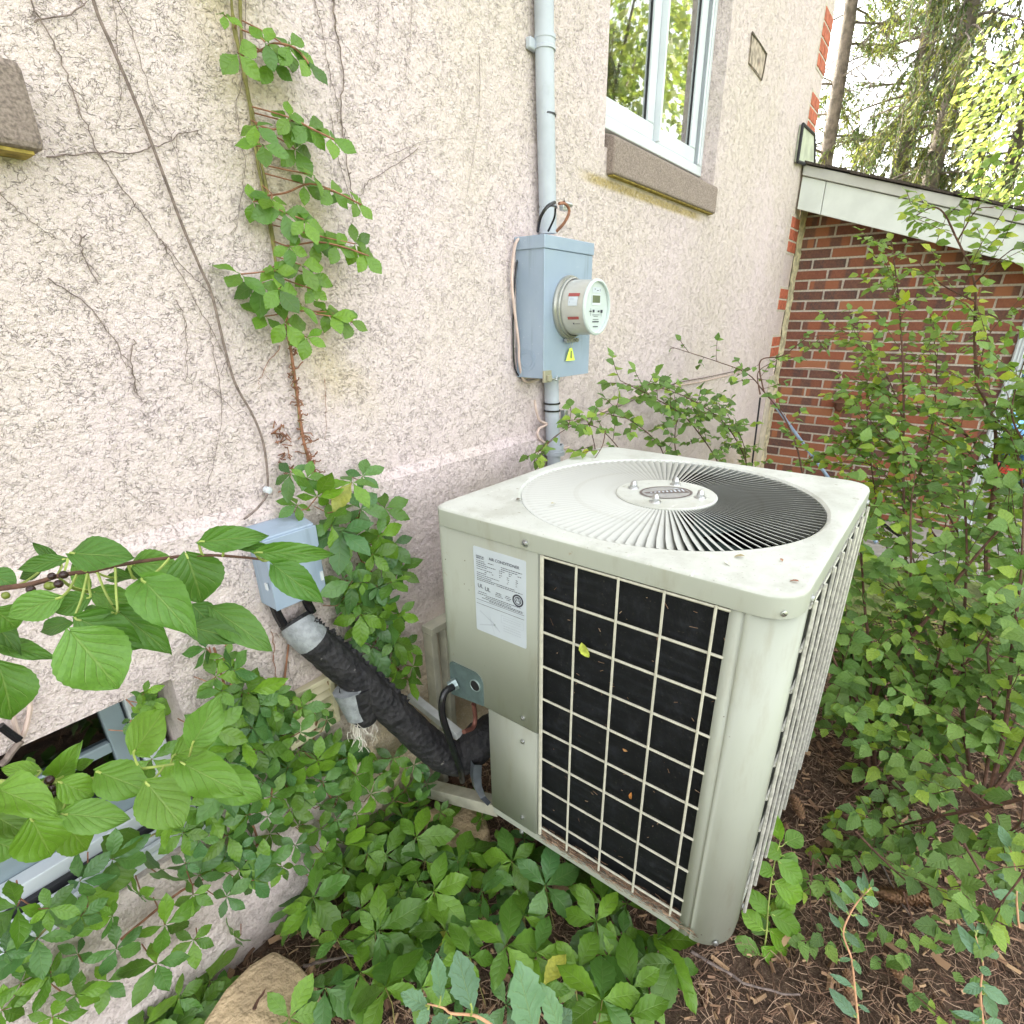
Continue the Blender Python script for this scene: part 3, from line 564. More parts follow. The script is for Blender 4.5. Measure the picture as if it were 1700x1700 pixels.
def build_house_bits():
    # bare brick toothing at the corner
    courses = [(25, 115, 3), (150, 222, 2), (345, 420, 2), (470, 515, 2), (560, 592, 1)]
    bh, bl = .058, .198
    def patch(z0, n, x1, off):
        for r in range(n):
            for k in range(2):
                a = x1-.10*(1 if (r+off) % 2 else .0)-bl*k if True else 0
                xb = x1 if k == 0 else a if (r+off) % 2 == 0 else x1-.10
                if (r+off) % 2: seg = [(x1-.095, x1), (x1-.20, x1-.105)][k]
                else: seg = [(x1-.145, x1), (x1-.20, x1-.155)][k]
                mb = MB(); mb.box((seg[0], D-.006, z0+r*(bh+.010)), (seg[1], D+.05, z0+r*(bh+.010)+bh)); mb.build('brick', M['brick_red'], ho, bevel=.003)
        mb = MB(); mb.box((x1-.21, D-.0025, z0-.012), (x1-.0005, D+.05, z0+n*(bh+.010)+.004)); mb.build('mortar_bed', M['mortar'], ho)
    for py, n_, o_ in ((112, 4, 0), (222, 3, 1), (418, 3, 0), (514, 2, 1), (592, 2, 0), (-40, 4, 1)): patch(PY(1375-.16*max(0, py), py, D).z, n_, 4.402, o_)
    # seam of old foam and caulk between house and garage
    mb = MB(); V = []; F = []; n = 70
    for i in range(n+1):
        z = -.02+2.12*i/n; a = .012*(random.random()); b = .014*(random.random()-.5)
        V += [(4.402, D-.002-a*.6, z), (4.45+b, D-.012-a, z), (4.50, D-.022+b*.8, z)]
    for i in range(n): F += [(3*i, 3*i+1, 3*i+4, 3*i+3), (3*i+1, 3*i+2, 3*i+5, 3*i+4)]
    mb.add(V, F, 0, True); mb.build('caulk_seam', M['mortar_y'], ho)
    mb = MB(); a = PY(1262, 660, D-.004); b = PY(1246, 790, D-.004); mb.tube([a, b], .007, 6); mb.build('corner_gap', M['gasket'], ho)
    mb = MB(); mb.box((4.28, D-.012, -.02), (4.398, D-.002, 1.02)); mb.build('corner_trim', M['trim'], ho)
    # loose rendered patch with broken edge beside the right window
    q = [PY(x, y, D-.003) for x, y in ((1248, 54), (1272, 90), (1264, 134), (1243, 105))]
    mb = MB(); mb.add([p for p in q]+[p+Vector((0, .012, 0)) for p in q], [(0, 1, 2, 3), (0, 4, 5, 1), (1, 5, 6, 2), (2, 6, 7, 3), (3, 7, 4, 0)]); mb.build('render_patch', plain('patch', (.40, .33, .27), .95, 0, .45, 30, .9, dirt=((.5, .14, .1), .6)), ho)
    mb = MB()
    for a, b, r in ((0, 1, .004), (1, 2, .0035), (2, 3, .0012), (3, 0, .0015)): mb.tube([q[a]-Vector((0, .002, 0)), (q[a]+q[b])/2+rv(.004), q[b]-Vector((0, .002, 0))], r, 5, jit=.8)
    mb.build('patch_edge', plain('patch_edge', (.12, .10, .075), .95, 0, .4, 60, .5), ho)
    # flashing above the garage roof
    q = [PY(x, y, D-.02) for x, y in ((1324, 268), (1352, 278), (1352, 224), (1333, 206))]
    mb = MB(); mb.add(q+[p+Vector((.0, .018, 0)) for p in q], [(0, 1, 2, 3), (0, 4, 5, 1), (1, 5, 6, 2), (2, 6, 7, 3), (3, 7, 4, 0)]); mb.build('roof_flashing', plain('flashing', (.45, .48, .38), .4, 0, .2, 12, .1), ho)
    mb = MB()
    for a, b in ((0, 3), (3, 2), (2, 1), (1, 0)): mb.tube([q[a], q[b]], .009, 6)
    mb.build('flashing_edge', M['gasket'], ho)
build_house_bits()

# ================================================================ GARAGE
ga = empty('brick_garage', (4.5, 0, 0), 'red brown brick garage wall with white sloping roof edge', 'garage')
RY = lambda y: 2.279 - (1.092-y)*.311          # roof top line at the verge
def build_garage():
    X = 4.5; mb = MB(); y0, y1 = 1.055, -.235
    ridge = []
    mb.add([(X, y0+.01, -.05), (X, y1, -.05), (X, y1, RY(y1)-.05), (X, y0+.01, RY(y0)-.05)], [(0, 1, 2, 3)]); mb.build('mortar_wall', M['mortar'], ga)
    bw, bh, jt = .1955, .0510, .0125; protos = []
    for s in range(5):
        b = MB(); rnd = random.Random(s); e = [rnd.uniform(-.0022, .0022) for _ in range(8)]
        b.add([(-.006+e[0], -bw/2, 0), (-.006+e[1], bw/2, 0), (-.006+e[2], bw/2+e[5], bh), (-.006+e[3], -bw/2+e[6], bh), (.03, -bw/2, 0), (.03, bw/2, 0), (.03, bw/2, bh), (.03, -bw/2, bh)],
              [(0, 3, 2, 1), (0, 1, 5, 4), (2, 3, 7, 6), (1, 2, 6, 5), (0, 4, 7, 3)])
        me = bpy.data.meshes.new('brick'); me.from_pydata(b.v, [], b.f); me.materials.append(M['brick']); protos.append(me)
    r = 0; z = -.01
    while z < 2.2:
        y = y0-.0-(bw+jt)*(.25 if r % 2 else .75)
        first = True
        yy = y0
        segs = []
        L = (bw+jt)*(.5 if r % 2 else 1)-jt
        while yy-L > y1-.001 or yy-.04 > y1:
            L2 = min(L, yy-y1)
            if L2 > .03: segs.append((yy-L2/2, L2))
            yy -= L2+jt; L = bw
        for yc, l in segs:
            if z+bh < RY(yc-l/2)-.06 and z+bh < RY(yc)-.12:
                m = Matrix.Translation((X+random.uniform(-.0015, .0015), yc, z)) @ Matrix.Rotation(random.uniform(-.004, .004), 4, 'X') @ Matrix.Diagonal((1, l/bw, 1, 1))
                link('brick', random.choice(protos), ga, (), m)
        z += bh+jt; r += 1
    # white ribbed corner post
    p = MB(); p.box((X-.025, y1-.075, -.03), (X+.06, y1-.004, RY(-.3)-.12))
    for k in range(4): p.box((X-.033, y1-.070+k*.017, -.03), (X-.025, y1-.061+k*.017, RY(-.3)-.12))
    p.build('corner_post', M['vinyl'], ga, bevel=.002)
    # roof, fascia, soffit
    def slab(xa, xb, ya, yb, t0, t1, name, m, bev=0):
        b = MB(); b.add([(xa, ya, RY(ya)+t0), (xb, ya, RY(ya)+t0), (xb, yb, RY(yb)+t0), (xa, yb, RY(yb)+t0), (xa, ya, RY(ya)+t1), (xb, ya, RY(ya)+t1), (xb, yb, RY(yb)+t1), (xa, yb, RY(yb)+t1)],
            [(0, 3, 2, 1), (4, 5, 6, 7), (0, 1, 5, 4), (1, 2, 6, 5), (2, 3, 7, 6), (3, 0, 4, 7)]); return b.build(name, m, ga, bevel=bev)
    YE = -2.1; yj = PX(1368, 322, 4.25).y
    slab(4.25, 4.27, D-.012, yj+.002, -.235, -.062, 'fascia_board', M['fascia'], .002); slab(4.25, 4.27, yj-.002, YE, -.235, -.062, 'fascia_board', M['fascia'], .002)
    slab(4.235, 4.275, D-.012, YE, -.058, -.004, 'drip_edge', M['fascia2'], .003)
    slab(4.272, 4.498, D-.012, YE, -.150, -.135, 'soffit', M['trim'])
    slab(4.272, 8.5, D-.012, YE-.1, -.06, -.008, 'roof_deck', M['shingle'])
    # shingle butts along the verge
    y = D-.012; k = 0
    while y > YE:
        l = random.uniform(.10, .16); b = MB(); xo = 4.215+random.uniform(-.006, .01)
        ya, yb = y, y-l; t = random.uniform(0, .006)
        b.add([(xo, ya, RY(ya)+t), (8.6, ya, RY(ya)+t), (8.6, yb, RY(yb)+t), (xo, yb, RY(yb)+t), (xo, ya, RY(ya)+.014+t), (8.6, ya, RY(ya)+.014+t), (8.6, yb, RY(yb)+.010+t), (xo, yb, RY(yb)+.010+t)],
              [(0, 3, 2, 1), (4, 5, 6, 7), (0, 1, 5, 4), (1, 2, 6, 5), (2, 3, 7, 6), (3, 0, 4, 7)]); b.build('shingle', M['shingle'], ga); y -= l+.002
    b = MB(); b.box((7.2, YE, -.05), (7.3, 1.06, 1.4)); b.box((4.62, 1.15, -.05), (8.4, 1.25, 2.2)); b.build('inner_wall', M['room'], ga)
    # brown hood on the bricks and its wire
    q = PX(1398, 672, 4.47); h = MB(); h.lathe((4.497, q.y, q.z), (-1, 0, 0), [(0, .05), (.05, .048), (.075, .03), (.08, 0)], 16); h.box((4.38, q.y-.055, q.z+.02), (4.495, q.y+.055, q.z+.03)); h.build('vent_hood', M['brown'], ga)
build_garage()
def wire(pts, r, mat, name, label, cat, n=6, group=None, sub=5):
    mb = MB(); mb.tube(spline(pts, sub), r, n); return tag(mb.build(name, M[mat]), label, cat, group)
wire([PX(x, y, 4.485) for x, y in ((1300, 612), (1350, 611), (1384, 615), (1397, 627), (1398, 640), (1386, 657))], .004, 'wire_pink', 'wall_cable', 'thin pale cable looping over the garage bricks to the brown hood', 'cable')
def build_pole():
    a = PX(1283, 668, 4.38); b = PX(1345, 752, 4.20); d = (b-a).normalized(); c = a+d*((a.z-.08)/-d.z) if d.z < -.1 else b+d
    if (c-a).length > 2.4: c = a+d*2.2
    e = empty('blue_pole', c, 'thin blue grey pole leaning in the corner against the bricks', 'pole')
    mb = MB(); mb.tube([a, c], .011, 8); mb.build('shaft', M['pole'], e)
    mb = MB(); mb.lathe(a+d*.02, -d, [(0, .016), (.03, .018), (.07, .013), (.085, .010), (.086, 0)], 10); mb.build('cap', M['polecap'], e)
build_pole()
def build_porch_things():
    e = empty('covered_trailer', (5.6, -.75, 0), 'blue tarp covered bulk behind the white garage post', 'tarp')
    V = []; F = []; nu, nv = 22, 12
    for j in range(nv+1):
        for i in range(nu+1):
            u = i/nu*2*math.pi; v = j/nv; r = (1-.16*v**3)*(1+.05*math.sin(5*u+3*v)+.03*math.sin(11*u)); 
            sx = math.copysign(abs(math.cos(u))**.5, math.cos(u)); sy = math.copysign(abs(math.sin(u))**.5, math.sin(u))
            V.append((5.75+.75*sx*r*(1 if j < nv else .02), -.95+.58*sy*r*(1 if j < nv else .02), .36+.86*v+.03*math.sin(u*4)*(1-v)))
    for j in range(nv):
        for i in range(nu): a = j*(nu+1)+i; F.append((a, a+1, a+nu+2, a+nu+1))
    mb = MB(); mb.add(V, F, 0, True); mb.build('tarp', M['blue'], e)
    mb = MB()
    for x, y in ((5.2, -.55), (6.2, -.55), (5.2, -1.3), (6.2, -1.3)): mb.box((x, y, 0), (x+.06, y+.06, .4))
    mb.build('frame', M['gasket'], e)
    q = PX(1662, 792, 4.85); e = empty('red_bucket', (q.x, q.y, q.z-.09), 'small red plastic bucket beside the white garage post', 'bucket')
    mb = MB(); mb.lathe((q.x, q.y, q.z-.09), (0, 0, 1), [(0, 0), (0, .065), (.15, .085), (.155, .092), (.17, .092), (.172, .085), (.02, .06), (.02, 0)], 20); mb.build('body', M['red'], e)
    mb = MB(); mb.tube(spline([(q.x, q.y-.09, q.z+.07), (q.x-.04, q.y-.07, q.z+.0), (q.x-.06, q.y, q.z-.02), (q.x-.04, q.y+.07, q.z+.0), (q.x, q.y+.09, q.z+.07)]), .004, 6); mb.build('handle', plain('orange_handle', (.75, .22, .08), .5), e)
    mb = MB(); mb.box((q.x-.16, q.y-.3, -.03), (q.x+.9, q.y+.25, q.z-.0905)); tag(mb.build('low_step', M['concrete'], bevel=.01), 'low concrete step carrying the red bucket', 'step')
build_porch_things()

# ================================================================ AIR CONDITIONER
AX0, AX1, AY0, AY1, AZT = .780, 1.540, .100, .845, 1.030
ACX, ACY = 1.160, .4725
ac = empty('air_conditioner', (ACX, ACY, .19), 'pale grey green air conditioner with round slatted fan top hung beside the stucco wall', 'air conditioner')
def rrect(x0, y0, x1, y1, r, n=8):
    P = []
    q = r if isinstance(r, tuple) else (r, r, r, r)
    for sx, sy, a0, r in ((1, 1, 0, q[0]), (0, 1, 90, q[1]), (0, 0, 180, q[2]), (1, 0, 270, q[3])):
        cx_ = x1-r if sx else x0+r; cy_ = y1-r if sy else y0+r
        for k in range(n+1): a = R(a0+90*k/n); P.append((cx_+r*math.cos(a), cy_+r*math.sin(a)))
    return P
def add_text(txt, size, M4, mat, parent, name='lettering', align='LEFT', ext=.00015):
    c = bpy.data.curves.new('t', 'FONT'); c.body = txt; c.size = size; c.align_x = align; c.extrude = ext
    o = bpy.data.objects.new('t', c); COL.objects.link(o); bpy.context.view_layer.update()
    me = bpy.data.meshes.new_from_object(o.evaluated_get(bpy.context.evaluated_depsgraph_get())); bpy.data.objects.remove(o)
    me.materials.clear(); me.materials.append(mat); return link(name, me, parent, (), M4)
def build_ac():
    # lid: plate with round opening, rolled edge and skirt
    RF = .333; per = rrect(AX0, AY0, AX1, AY1, .058, 10); N = 176
    # resample the outline evenly by angle round the fan centre
    def outline(off, r):
        P = rrect(AX0+off, AY0+off, AX1-off, AY1-off, (r, max(.006, r-.028), r, r), 14); out = []
        for k in range(N):
            a = 2*math.pi*k/N; dx, dy = math.cos(a), math.sin(a); best = None
            for i in range(len(P)):
                p = P[i]; q = P[(i+1) % len(P)]; ex, ey = q[0]-p[0], q[1]-p[1]; den = dx*ey-dy*ex
                if abs(den) < 1e-12: continue
                t = ((p[0]-ACX)*ey-(p[1]-ACY)*ex)/den; s = ((p[0]-ACX)*dy-(p[1]-ACY)*dx)/den
                if t > 0 and -1e-6 <= s <= 1+1e-6 and (best is None or t > best): best = t
            out.append((ACX+dx*best, ACY+dy*best))
        return out
    rings = [([(ACX+RF*math.cos(2*math.pi*k/N), ACY+RF*math.sin(2*math.pi*k/N)) for k in range(N)], AZT-.030),
             ([(ACX+RF*math.cos(2*math.pi*k/N), ACY+RF*math.sin(2*math.pi*k/N)) for k in range(N)], AZT-.006),
             ([(ACX+(RF+.006)*math.cos(2*math.pi*k/N), ACY+(RF+.006)*math.sin(2*math.pi*k/N)) for k in range(N)], AZT-.001),
             (outline(.03, .04), AZT+.000), (outline(.0085, .052), AZT), (outline(.0055, .054), AZT-.0006), (outline(.0025, .056), AZT-.0026), (outline(.0006, .057), AZT-.0058), (outline(0, .058), AZT-.0085), (outline(0, .058), AZT-.041), (outline(.003, .056), AZT-.043)]
    V = []; F = []
    for P, z in rings: V += [(x, y, z) for x, y in P]
    for i in range(len(rings)-1):
        for k in range(N): F.append((i*N+k, (i+1)*N+k, (i+1)*N+(k+1) % N, i*N+(k+1) % N))
    mb = MB(); mb.add(V, F, 0, True); mb.mi = [1 if i//N >= len(rings)-4 else 0 for i in range(len(F))]; lid = mb.build('lid', [M['lid'], M['ac']], ac, auto=28)  # skirt takes the darker body tone, its shading put into the colour
    # fan guard vanes
    NV = 112; v = []; f = []; nr = 5; r0, r1 = .112, RF-.001
    for i in range(nr+1):
        t = i/nr; r = r0+(r1-r0)*t; sp = 2*math.pi*r/NV; w = sp*1.30
        if i == nr: w *= .78
        for j, (a, z) in enumerate(((-.5, 0), (-.22, -.06), (.1, -.24), (.5, -.62))): v.append((r, a*w, z*w*1.05-.0005))
    for i in range(nr):
        for j in range(3): a = i*4+j; f.append((a, a+1, a+5, a+4))
    me = bpy.data.meshes.new('guard_vane'); me.from_pydata(v, [], f); me.polygons.foreach_set('use_smooth', [True]*len(f)); me.materials.append(M['vane'])
    for k in range(NV):
        link('guard_vane', me, ac, (), Matrix.Translation((ACX, ACY, AZT-.002)) @ Matrix.Rotation(2*math.pi*k/NV, 4, 'Z'))
    mb = MB(); mb.lathe((ACX, ACY, AZT), (0, 0, 1), [(-.012, .114), (-.001, .114), (.0012, .111), (.0018, .06), (.0020, 0)], 64); hub = mb.build('hub_plate', M['lid'], ac)
    mb = MB(); a = R(-42); E1 = Vector((math.cos(a), math.sin(a), 0)); E2 = Vector((-math.sin(a), math.cos(a), 0)); c0 = Vector((ACX, ACY, AZT+.0026)); n = 40
    def oval(mb_, s0, s1, z, mi):
        V = []; 
        for k in range(n):
            t = 2*math.pi*k/n
            for s in (s0, s1): V.append(c0+E1*(.062*s*math.cos(t))+E2*(.047*s*math.sin(t))+Vector((0, 0, z)))
        mb_.add(V, [(2*k, 2*k+1, 2*((k+1) % n)+1, 2*((k+1) % n)) for k in range(n)], mi, True)
    mb.add([c0+E1*(.058*math.cos(2*math.pi*k/n))+E2*(.044*math.sin(2*math.pi*k/n)) for k in range(n)], [tuple(range(n))], 0)
    oval(mb, .90, 1.0, .0004, 1)
    # wedge swoosh with slanted strokes like the worn lettering
    mb.add([c0+E1*x+E2*y+Vector((0, 0, .0004)) for x, y in ((-.050, .010), (.050, .020), (.052, -.014), (-.048, .000))], [(0, 1, 2, 3)], 1)
    for k in range(9):
        x = -.038+k*.0098; h0 = .003+.0009*k; y = .004+.0002*k
        mb.add([c0+E1*(x+dx)+E2*(y+dy)+Vector((0, 0, .0008)) for dx, dy in ((0, -h0), (.0045, -h0), (.0075, h0), (.003, h0))], [(0, 1, 2, 3)], 2)
        if k % 2: mb.add([c0+E1*(x+dx)+E2*(y+dy)+Vector((0, 0, .0008)) for dx, dy in ((.003, h0*.5), (.009, h0*.5), (.0095, h0*.9), (.0035, h0*.9))], [(0, 1, 2, 3)], 2)
    mb.build('badge', [M['badge'], M['badge_d'], M['paper']], hub)
    for ang in (15, 105, 195, 285):
        x = ACX+.078*math.cos(R(ang-8)); y = ACY+.078*math.sin(R(ang-8)); mb = MB()
        mb.lathe((x, y, AZT+.0015), (0, 0, 1), [(0, .0135), (.002, .0130), (.003, .0095), (.0035, .0088), (.009, .0088), (.010, .0078), (.014, .0070), (.018, .0045), (.0195, 0)], 12); mb.build('cap_nut', M['steel'], hub)
    # fan and motor
    mb = MB(); mb.lathe((ACX, ACY, AZT-.02), (0, 0, -1), [(0, .02), (.004, .07), (.12, .07), (.125, 0)], 20); mb.build('motor', M['hole'], ac)
    for k in range(3):
        V = []; F = []
        for i in range(7):
            for j in range(7):
                r = .07+.235*i/6; a = R(k*120+(-26+52*j/6)*(.7+.3*i/6)); V.append((ACX+r*math.cos(a), ACY+r*math.sin(a), AZT-.14+.06*j/6))
        for i in range(6):
            for j in range(6): a = i*7+j; F.append((a, a+1, a+8, a+7))
        mb = MB(); mb.add(V, F, 0, True); mb.build('fan_blade', M['plate'], ac)
    # coil behind the grilles, inner walls
    mb = MB(); z0, z1 = .245, .984
    mb.box((.801, .172, z0), (.820, .695, z1)); mb.box((.872, .119, z0), (1.52, .138, z1)); mb.box((1.50, .1385, z0), (1.519, .83, z1)); mb.box((.955, .812, z0), (1.4995, .830, z1)); mb.box((.801, .6955, .556), (.81, .82, z1))
    mb.build('coil', M['coil'], ac)
    mb = MB(); mb.box((.821, .699, .236), (.957, .705, .60)); mb.box((.951, .7055, .236), (.957, .811, .60)); mb.box((.821, .7055, .60), (.957, .811, .606)); mb.build('valve_compartment', M['hole'], ac)
    mb = MB(); mb.box((.784, .178, .214), (1.536, .703, .236)); mb.box((.858, .106, .2142), (1.50, .1775, .2358)); mb.box((.952, .7035, .214), (1.536, .841, .236)); mb.build('base_pan', M['ac'], ac, bevel=.002)
    mb = MB(); mb.box((.7815, .19, .2365), (.783, .56, .238)); mb.box((.790, .19, .2362), (.800, .555, .2375)); mb.build('base_lip', M['ac'], ac)
    # debris on the base pan behind the grille
    # sheet metal
    def sheet(path, za, zb, name, th=.0012, zl=None):
        P = [Vector((x, y, 0)) for x, y in path]; V = []; m = len(P)
        for p in P: V += [(p.x, p.y, za), (p.x, p.y, zb)]
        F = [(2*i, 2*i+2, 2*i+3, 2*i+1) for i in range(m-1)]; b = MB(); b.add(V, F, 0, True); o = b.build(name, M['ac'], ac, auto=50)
        s = o.modifiers.new('solid', 'SOLIDIFY'); s.thickness = th; s.offset = 0; return o
    arc = lambda cx_, cy_, r, a0, a1, n=8: [(cx_+r*math.cos(R(a0+(a1-a0)*k/n)), cy_+r*math.sin(R(a0+(a1-a0)*k/n))) for k in range(n+1)]
    sheet([(.797, .197), (.7845, .1965), (.7835, .180), (.7865, .1765), (.7865, .1745), (.7835, .172)]+arc(.853, .172, .0695, 180, 270, 12)+[(.882, .1025), (.884, .119)], .2165, .988, 'corner_column')
    sheet([(.797, .5605), (.7865, .5605)]+arc(.7855, .5655, .003, 270, 180, 4)+[(.7825, .575), (.7832, .80)]+arc(.8082, .818, .025, 180, 90, 6)+[(.90, .843), (.953, .843)], .551, .988, 'access_panel')
    sheet([(.797, .5605), (.7865, .5605)]+arc(.7855, .5655, .003, 270, 180, 4)+[(.7825, .575), (.7832, .705), (.80, .7055)], .2367, .5495, 'valve_cover')
    sheet([(1.49, .1025)]+arc(1.500, .1405, .038, 270, 360, 8)+[(1.538, .80)]+arc(1.500, .805, .038, 0, 90, 8)+[(.955, .843), (.953, .83)], .2165, .988, 'back_panel')
    # wire grilles
    zs = [.983, .897, .817, .734, .651, .565, .485, .397, .311, .268]; ys = [.474, .388, .303, .217]
    for z in zs: b = MB(); b.tube([(.7835, .5555, z), (.7835, .195, z)], .0026, 6); b.build('grille_bar', M['wire'], ac)
    for y in ys: b = MB(); b.tube([(.7795, y, .987), (.7795, y, .252)], .0026, 6); b.build('grille_bar', M['wire'], ac)
    b = MB(); b.tube([(.7805, .5515, .987), (.7805, .5515, .250)], .0042, 6); b.build('grille_bar', M['wire'], ac)
    wm = plain('side_wire', (.66, .65, .58), .35, .3, .2, 90, .1)
    for x in (.8895, .965, 1.05, 1.135, 1.22, 1.305, 1.39, 1.475): b = MB(); b.tube([(x, .095, .987), (x, .095, .240)], .0036, 6); b.build('grille_bar', wm, ac)
    z = .975
    while z > .25: b = MB(); b.tube([(.884, .1015, z), (1.492, .1015, z)], .0030, 6); b.build('grille_bar', wm, ac); z -= .0825
    # screws
    def screw(p, ax, r=.0065):
        b = MB(); ax = Vector(ax); b.lathe(p, ax, [(0, r*1.25), (.0012, r*1.25), (.0016, r*.8), (.0045, r*.78), (.0052, r*.5), (.0053, 0)], 10); e = ax.orthogonal().normalized()
        g = ax.cross(e); q = Vector(p)+ax*.0055; b.add([q+e*r*.6+g*.0006, q-e*r*.6+g*.0006, q-e*r*.6-g*.0006, q+e*r*.6-g*.0006], [(0, 1, 2, 3)], 1); b.build('screw', [M['steel'], M['hole']], ac)
    p = PX(872, 902, .7795); screw((.7798, p.y, p.z), (-1, 0, 0))
    screw((.7798+.0145, .124, .999), Vector((-.75, -.66, 0)).normalized()); screw((.868, .0998, .999), (0, -1, 0)); screw((1.47, .0998, .999), (0, -1, 0))
    for px, py in ((868, 1192), (868, 1231), (867, 1357)): p = PX(px, py, .782); screw((.7822, p.y, p.z), (-1, 0, 0), .005)
    p = PX(866, 1381, .7835); screw((.7838, p.y, p.z), (-1, 0, 0), .005); screw((.800, .124, .226), Vector((-.72, -.69, 0)).normalized(), .006); screw((.91, .1035, .226), (0, -1, 0), .006)
    # notch plate with connector and grommet
    y0, y1, za, zb, r = .718, .824, .541, .640, .028
    P = [(y0, za+.012), (y0, zb-r*1.0)]+[(y0+r-r*math.cos(R(a)), zb-r+r*math.sin(R(a))) for a in (15, 30, 45, 60, 75, 90)]+[(y1-.012+.012*math.sin(R(a)), zb-.012+.012*math.cos(R(a))) for a in (0, 30, 60, 90)]+[(y1, za)]
    b = MB(); n = len(P); b.add([(.7795, y, z) for y, z in P]+[(.7825, y, z) for y, z in P], [tuple(range(n)), tuple(range(2*n-1, n-1, -1))]+[(i, n+i, n+(i+1) % n, (i+1) % n) for i in range(n)]); pl = b.build('knockout_plate', M['plate'], ac)
    g = PX(789, 1138, .779); b = MB(); b.lathe((.7795, g.y, g.z), (-1, 0, 0), [(0, .0165), (.002, .0165), (.003, .0145), (.0022, .0135)], 20); b.build('grommet', M['conn'], pl)
    b = MB(); b.lathe((.7793, g.y, g.z), (-1, 0, 0), [(.0, .0135), (.0015, .0135), (.0016, 0)], 20); b.build('hole_cover', M['hole'], pl)
    c = PX(752, 1138, .765); c.x = .779; b = MB(); b.lathe(c, (-.8, .45, -.3), [(0, .015), (.012, .015), (.0125, .0125), (.022, .0125), (.023, .009)], 6); b.build('cable_connector', M['conn'], pl)
    # rating label
    ya, yb, zt, zl = .7295, .5905, .964, .7615; X = .7812
    b = MB(); P = rrect(yb, zl, ya, zt, .004, 4); n = len(P); b.add([(X, y, z) for y, z in P]+[(X+.0006, y, z) for y, z in P], [tuple(range(n-1, -1, -1))]+[(i, (i+1) % n, n+(i+1) % n, n+i) for i in range(n)]); lb = b.build('rating_label', M['paper'], ac)
    def at(u, v): return Matrix(((0, 0, -1, X-.0004), (-1, 0, 0, ya-u), (0, 1, 0, zt-v), (0, 0, 0, 1)))
    add_text('AIR CONDITIONER', .0092, at(.043, .0225), M['ink'], lb)
    add_text('MODEL NO.\nSERIAL NO.', .0042, at(.008, .022), M['ink'], lb)
    add_text('UL', .013, at(.009, .094), M['ink'], lb, 'certification_mark'); add_text('UL', .013, at(.029, .097), M['ink'], lb, 'certification_mark'); 
    b = MB(); rnd = random.Random(4)
    def bars(v, segs, h=.0015, m=0):
        for u0, u1 in segs:
            u = u0
            while u < u1:
                w = rnd.uniform(.002, .006); w = min(w, u1-u); b.add([(X-.0003, ya-uu, zt-vv) for uu, vv in ((u, v), (u+w, v), (u+w, v+h), (u, v+h))], [(0, 1, 2, 3)], m); u += w+.0011
    for v, sg in ((.030, [(.008, .03), (.04, .055), (.075, .13)]), (.0345, [(.008, .034), (.075, .118)]), (.039, [(.008, .06), (.07, .085), (.095, .104), (.118, .128)]), (.0435, [(.008, .036), (.07, .078), (.095, .101)]),
                  (.049, [(.008, .05), (.07, .078), (.09, .096), (.113, .119)]), (.0535, [(.03, .036), (.05, .054), (.07, .073), (.09, .096), (.113, .12)]), (.058, [(.008, .034), (.092, .096), (.113, .117)]), (.0625, [(.008, .07), (.09, .094), (.113, .117)]),
                  (.067, [(.008, .048)]), (.0715, [(.008, .11)]), (.0755, [(.008, .055), (.062, .13)]), (.0925, [(.06, .074), (.086, .098)]), (.0965, [(.058, .074), (.084, .10)]), (.1005, [(.058, .078), (.088, .098)]), (.1035, [(.010, .034)]),
                  (.1085, [(.008, .125)]), (.1125, [(.03, .10)]), (.1165, [(.020, .131)]), (.1195, [(.04, .13)])): bars(v, sg)
    for v in (.1235, .1285, .1335): b.add([(X-.0003, ya-uu, zt-vv) for uu, vv in ((.004, v), (.134, v), (.134, v+.0009), (.004, v+.0009))], [(0, 1, 2, 3)], 0 if v != .1285 else 1)
    for pts in (((.012, .150), (.055, .172)), ((.055, .172), (.010, .186)), ((.04, .155), (.052, .195)), ((.052, .172), (.068, .185))):
        (u0, v0), (u1, v1) = pts; b.add([(X-.0003, ya-uu, zt-vv) for uu, vv in ((u0, v0), (u1, v1), (u1, v1+.003), (u0, v0+.003))], [(0, 1, 2, 3)], 1)
    for v in (.147, .152, .166, .172, .178): bars(v, [(.078, .125)], .0022, 1)
    for (u0, v0, u1, v1) in ((.072, .142, .132, .143), (.072, .160, .132, .161), (.072, .142, .073, .161), (.131, .142, .132, .161)): b.add([(X-.0003, ya-uu, zt-vv) for uu, vv in ((u0, v0), (u1, v0), (u1, v1), (u0, v1))], [(0, 1, 2, 3)], 1)
    b.build('fine_print', [M['ink'], M['ink_l']], lb)
    b = MB(); cu, cv = .118, .094
    def ring(r0, r1):
        V = [];
        for k in range(28):
            t = 2*math.pi*k/28
            for r in (r0, r1): V.append((X-.0004, ya-cu-r*math.cos(t), zt-cv+r*math.sin(t)))
        b.add(V, [(2*k, 2*((k+1) % 28), 2*((k+1) % 28)+1, 2*k+1) for k in range(28)])
    ring(.0105, .0142); ring(.0068, .0086)
    for pts in (((-.006, -.005), (.000, .008)), ((.006, -.005), (.000, .008)), ((-.0055, -.001), (.0055, -.001))):
        (u0, v0), (u1, v1) = pts; b.add([(X-.0005, ya-cu-uu, zt-cv+vv) for uu, vv in ((u0-.0008, v0), (u0+.0008, v0+.0008), (u1+.0008, v1+.0008), (u1-.0008, v1))], [(0, 1, 2, 3)])
    b.build('round_emblem', M['ink'], lb)
build_ac()
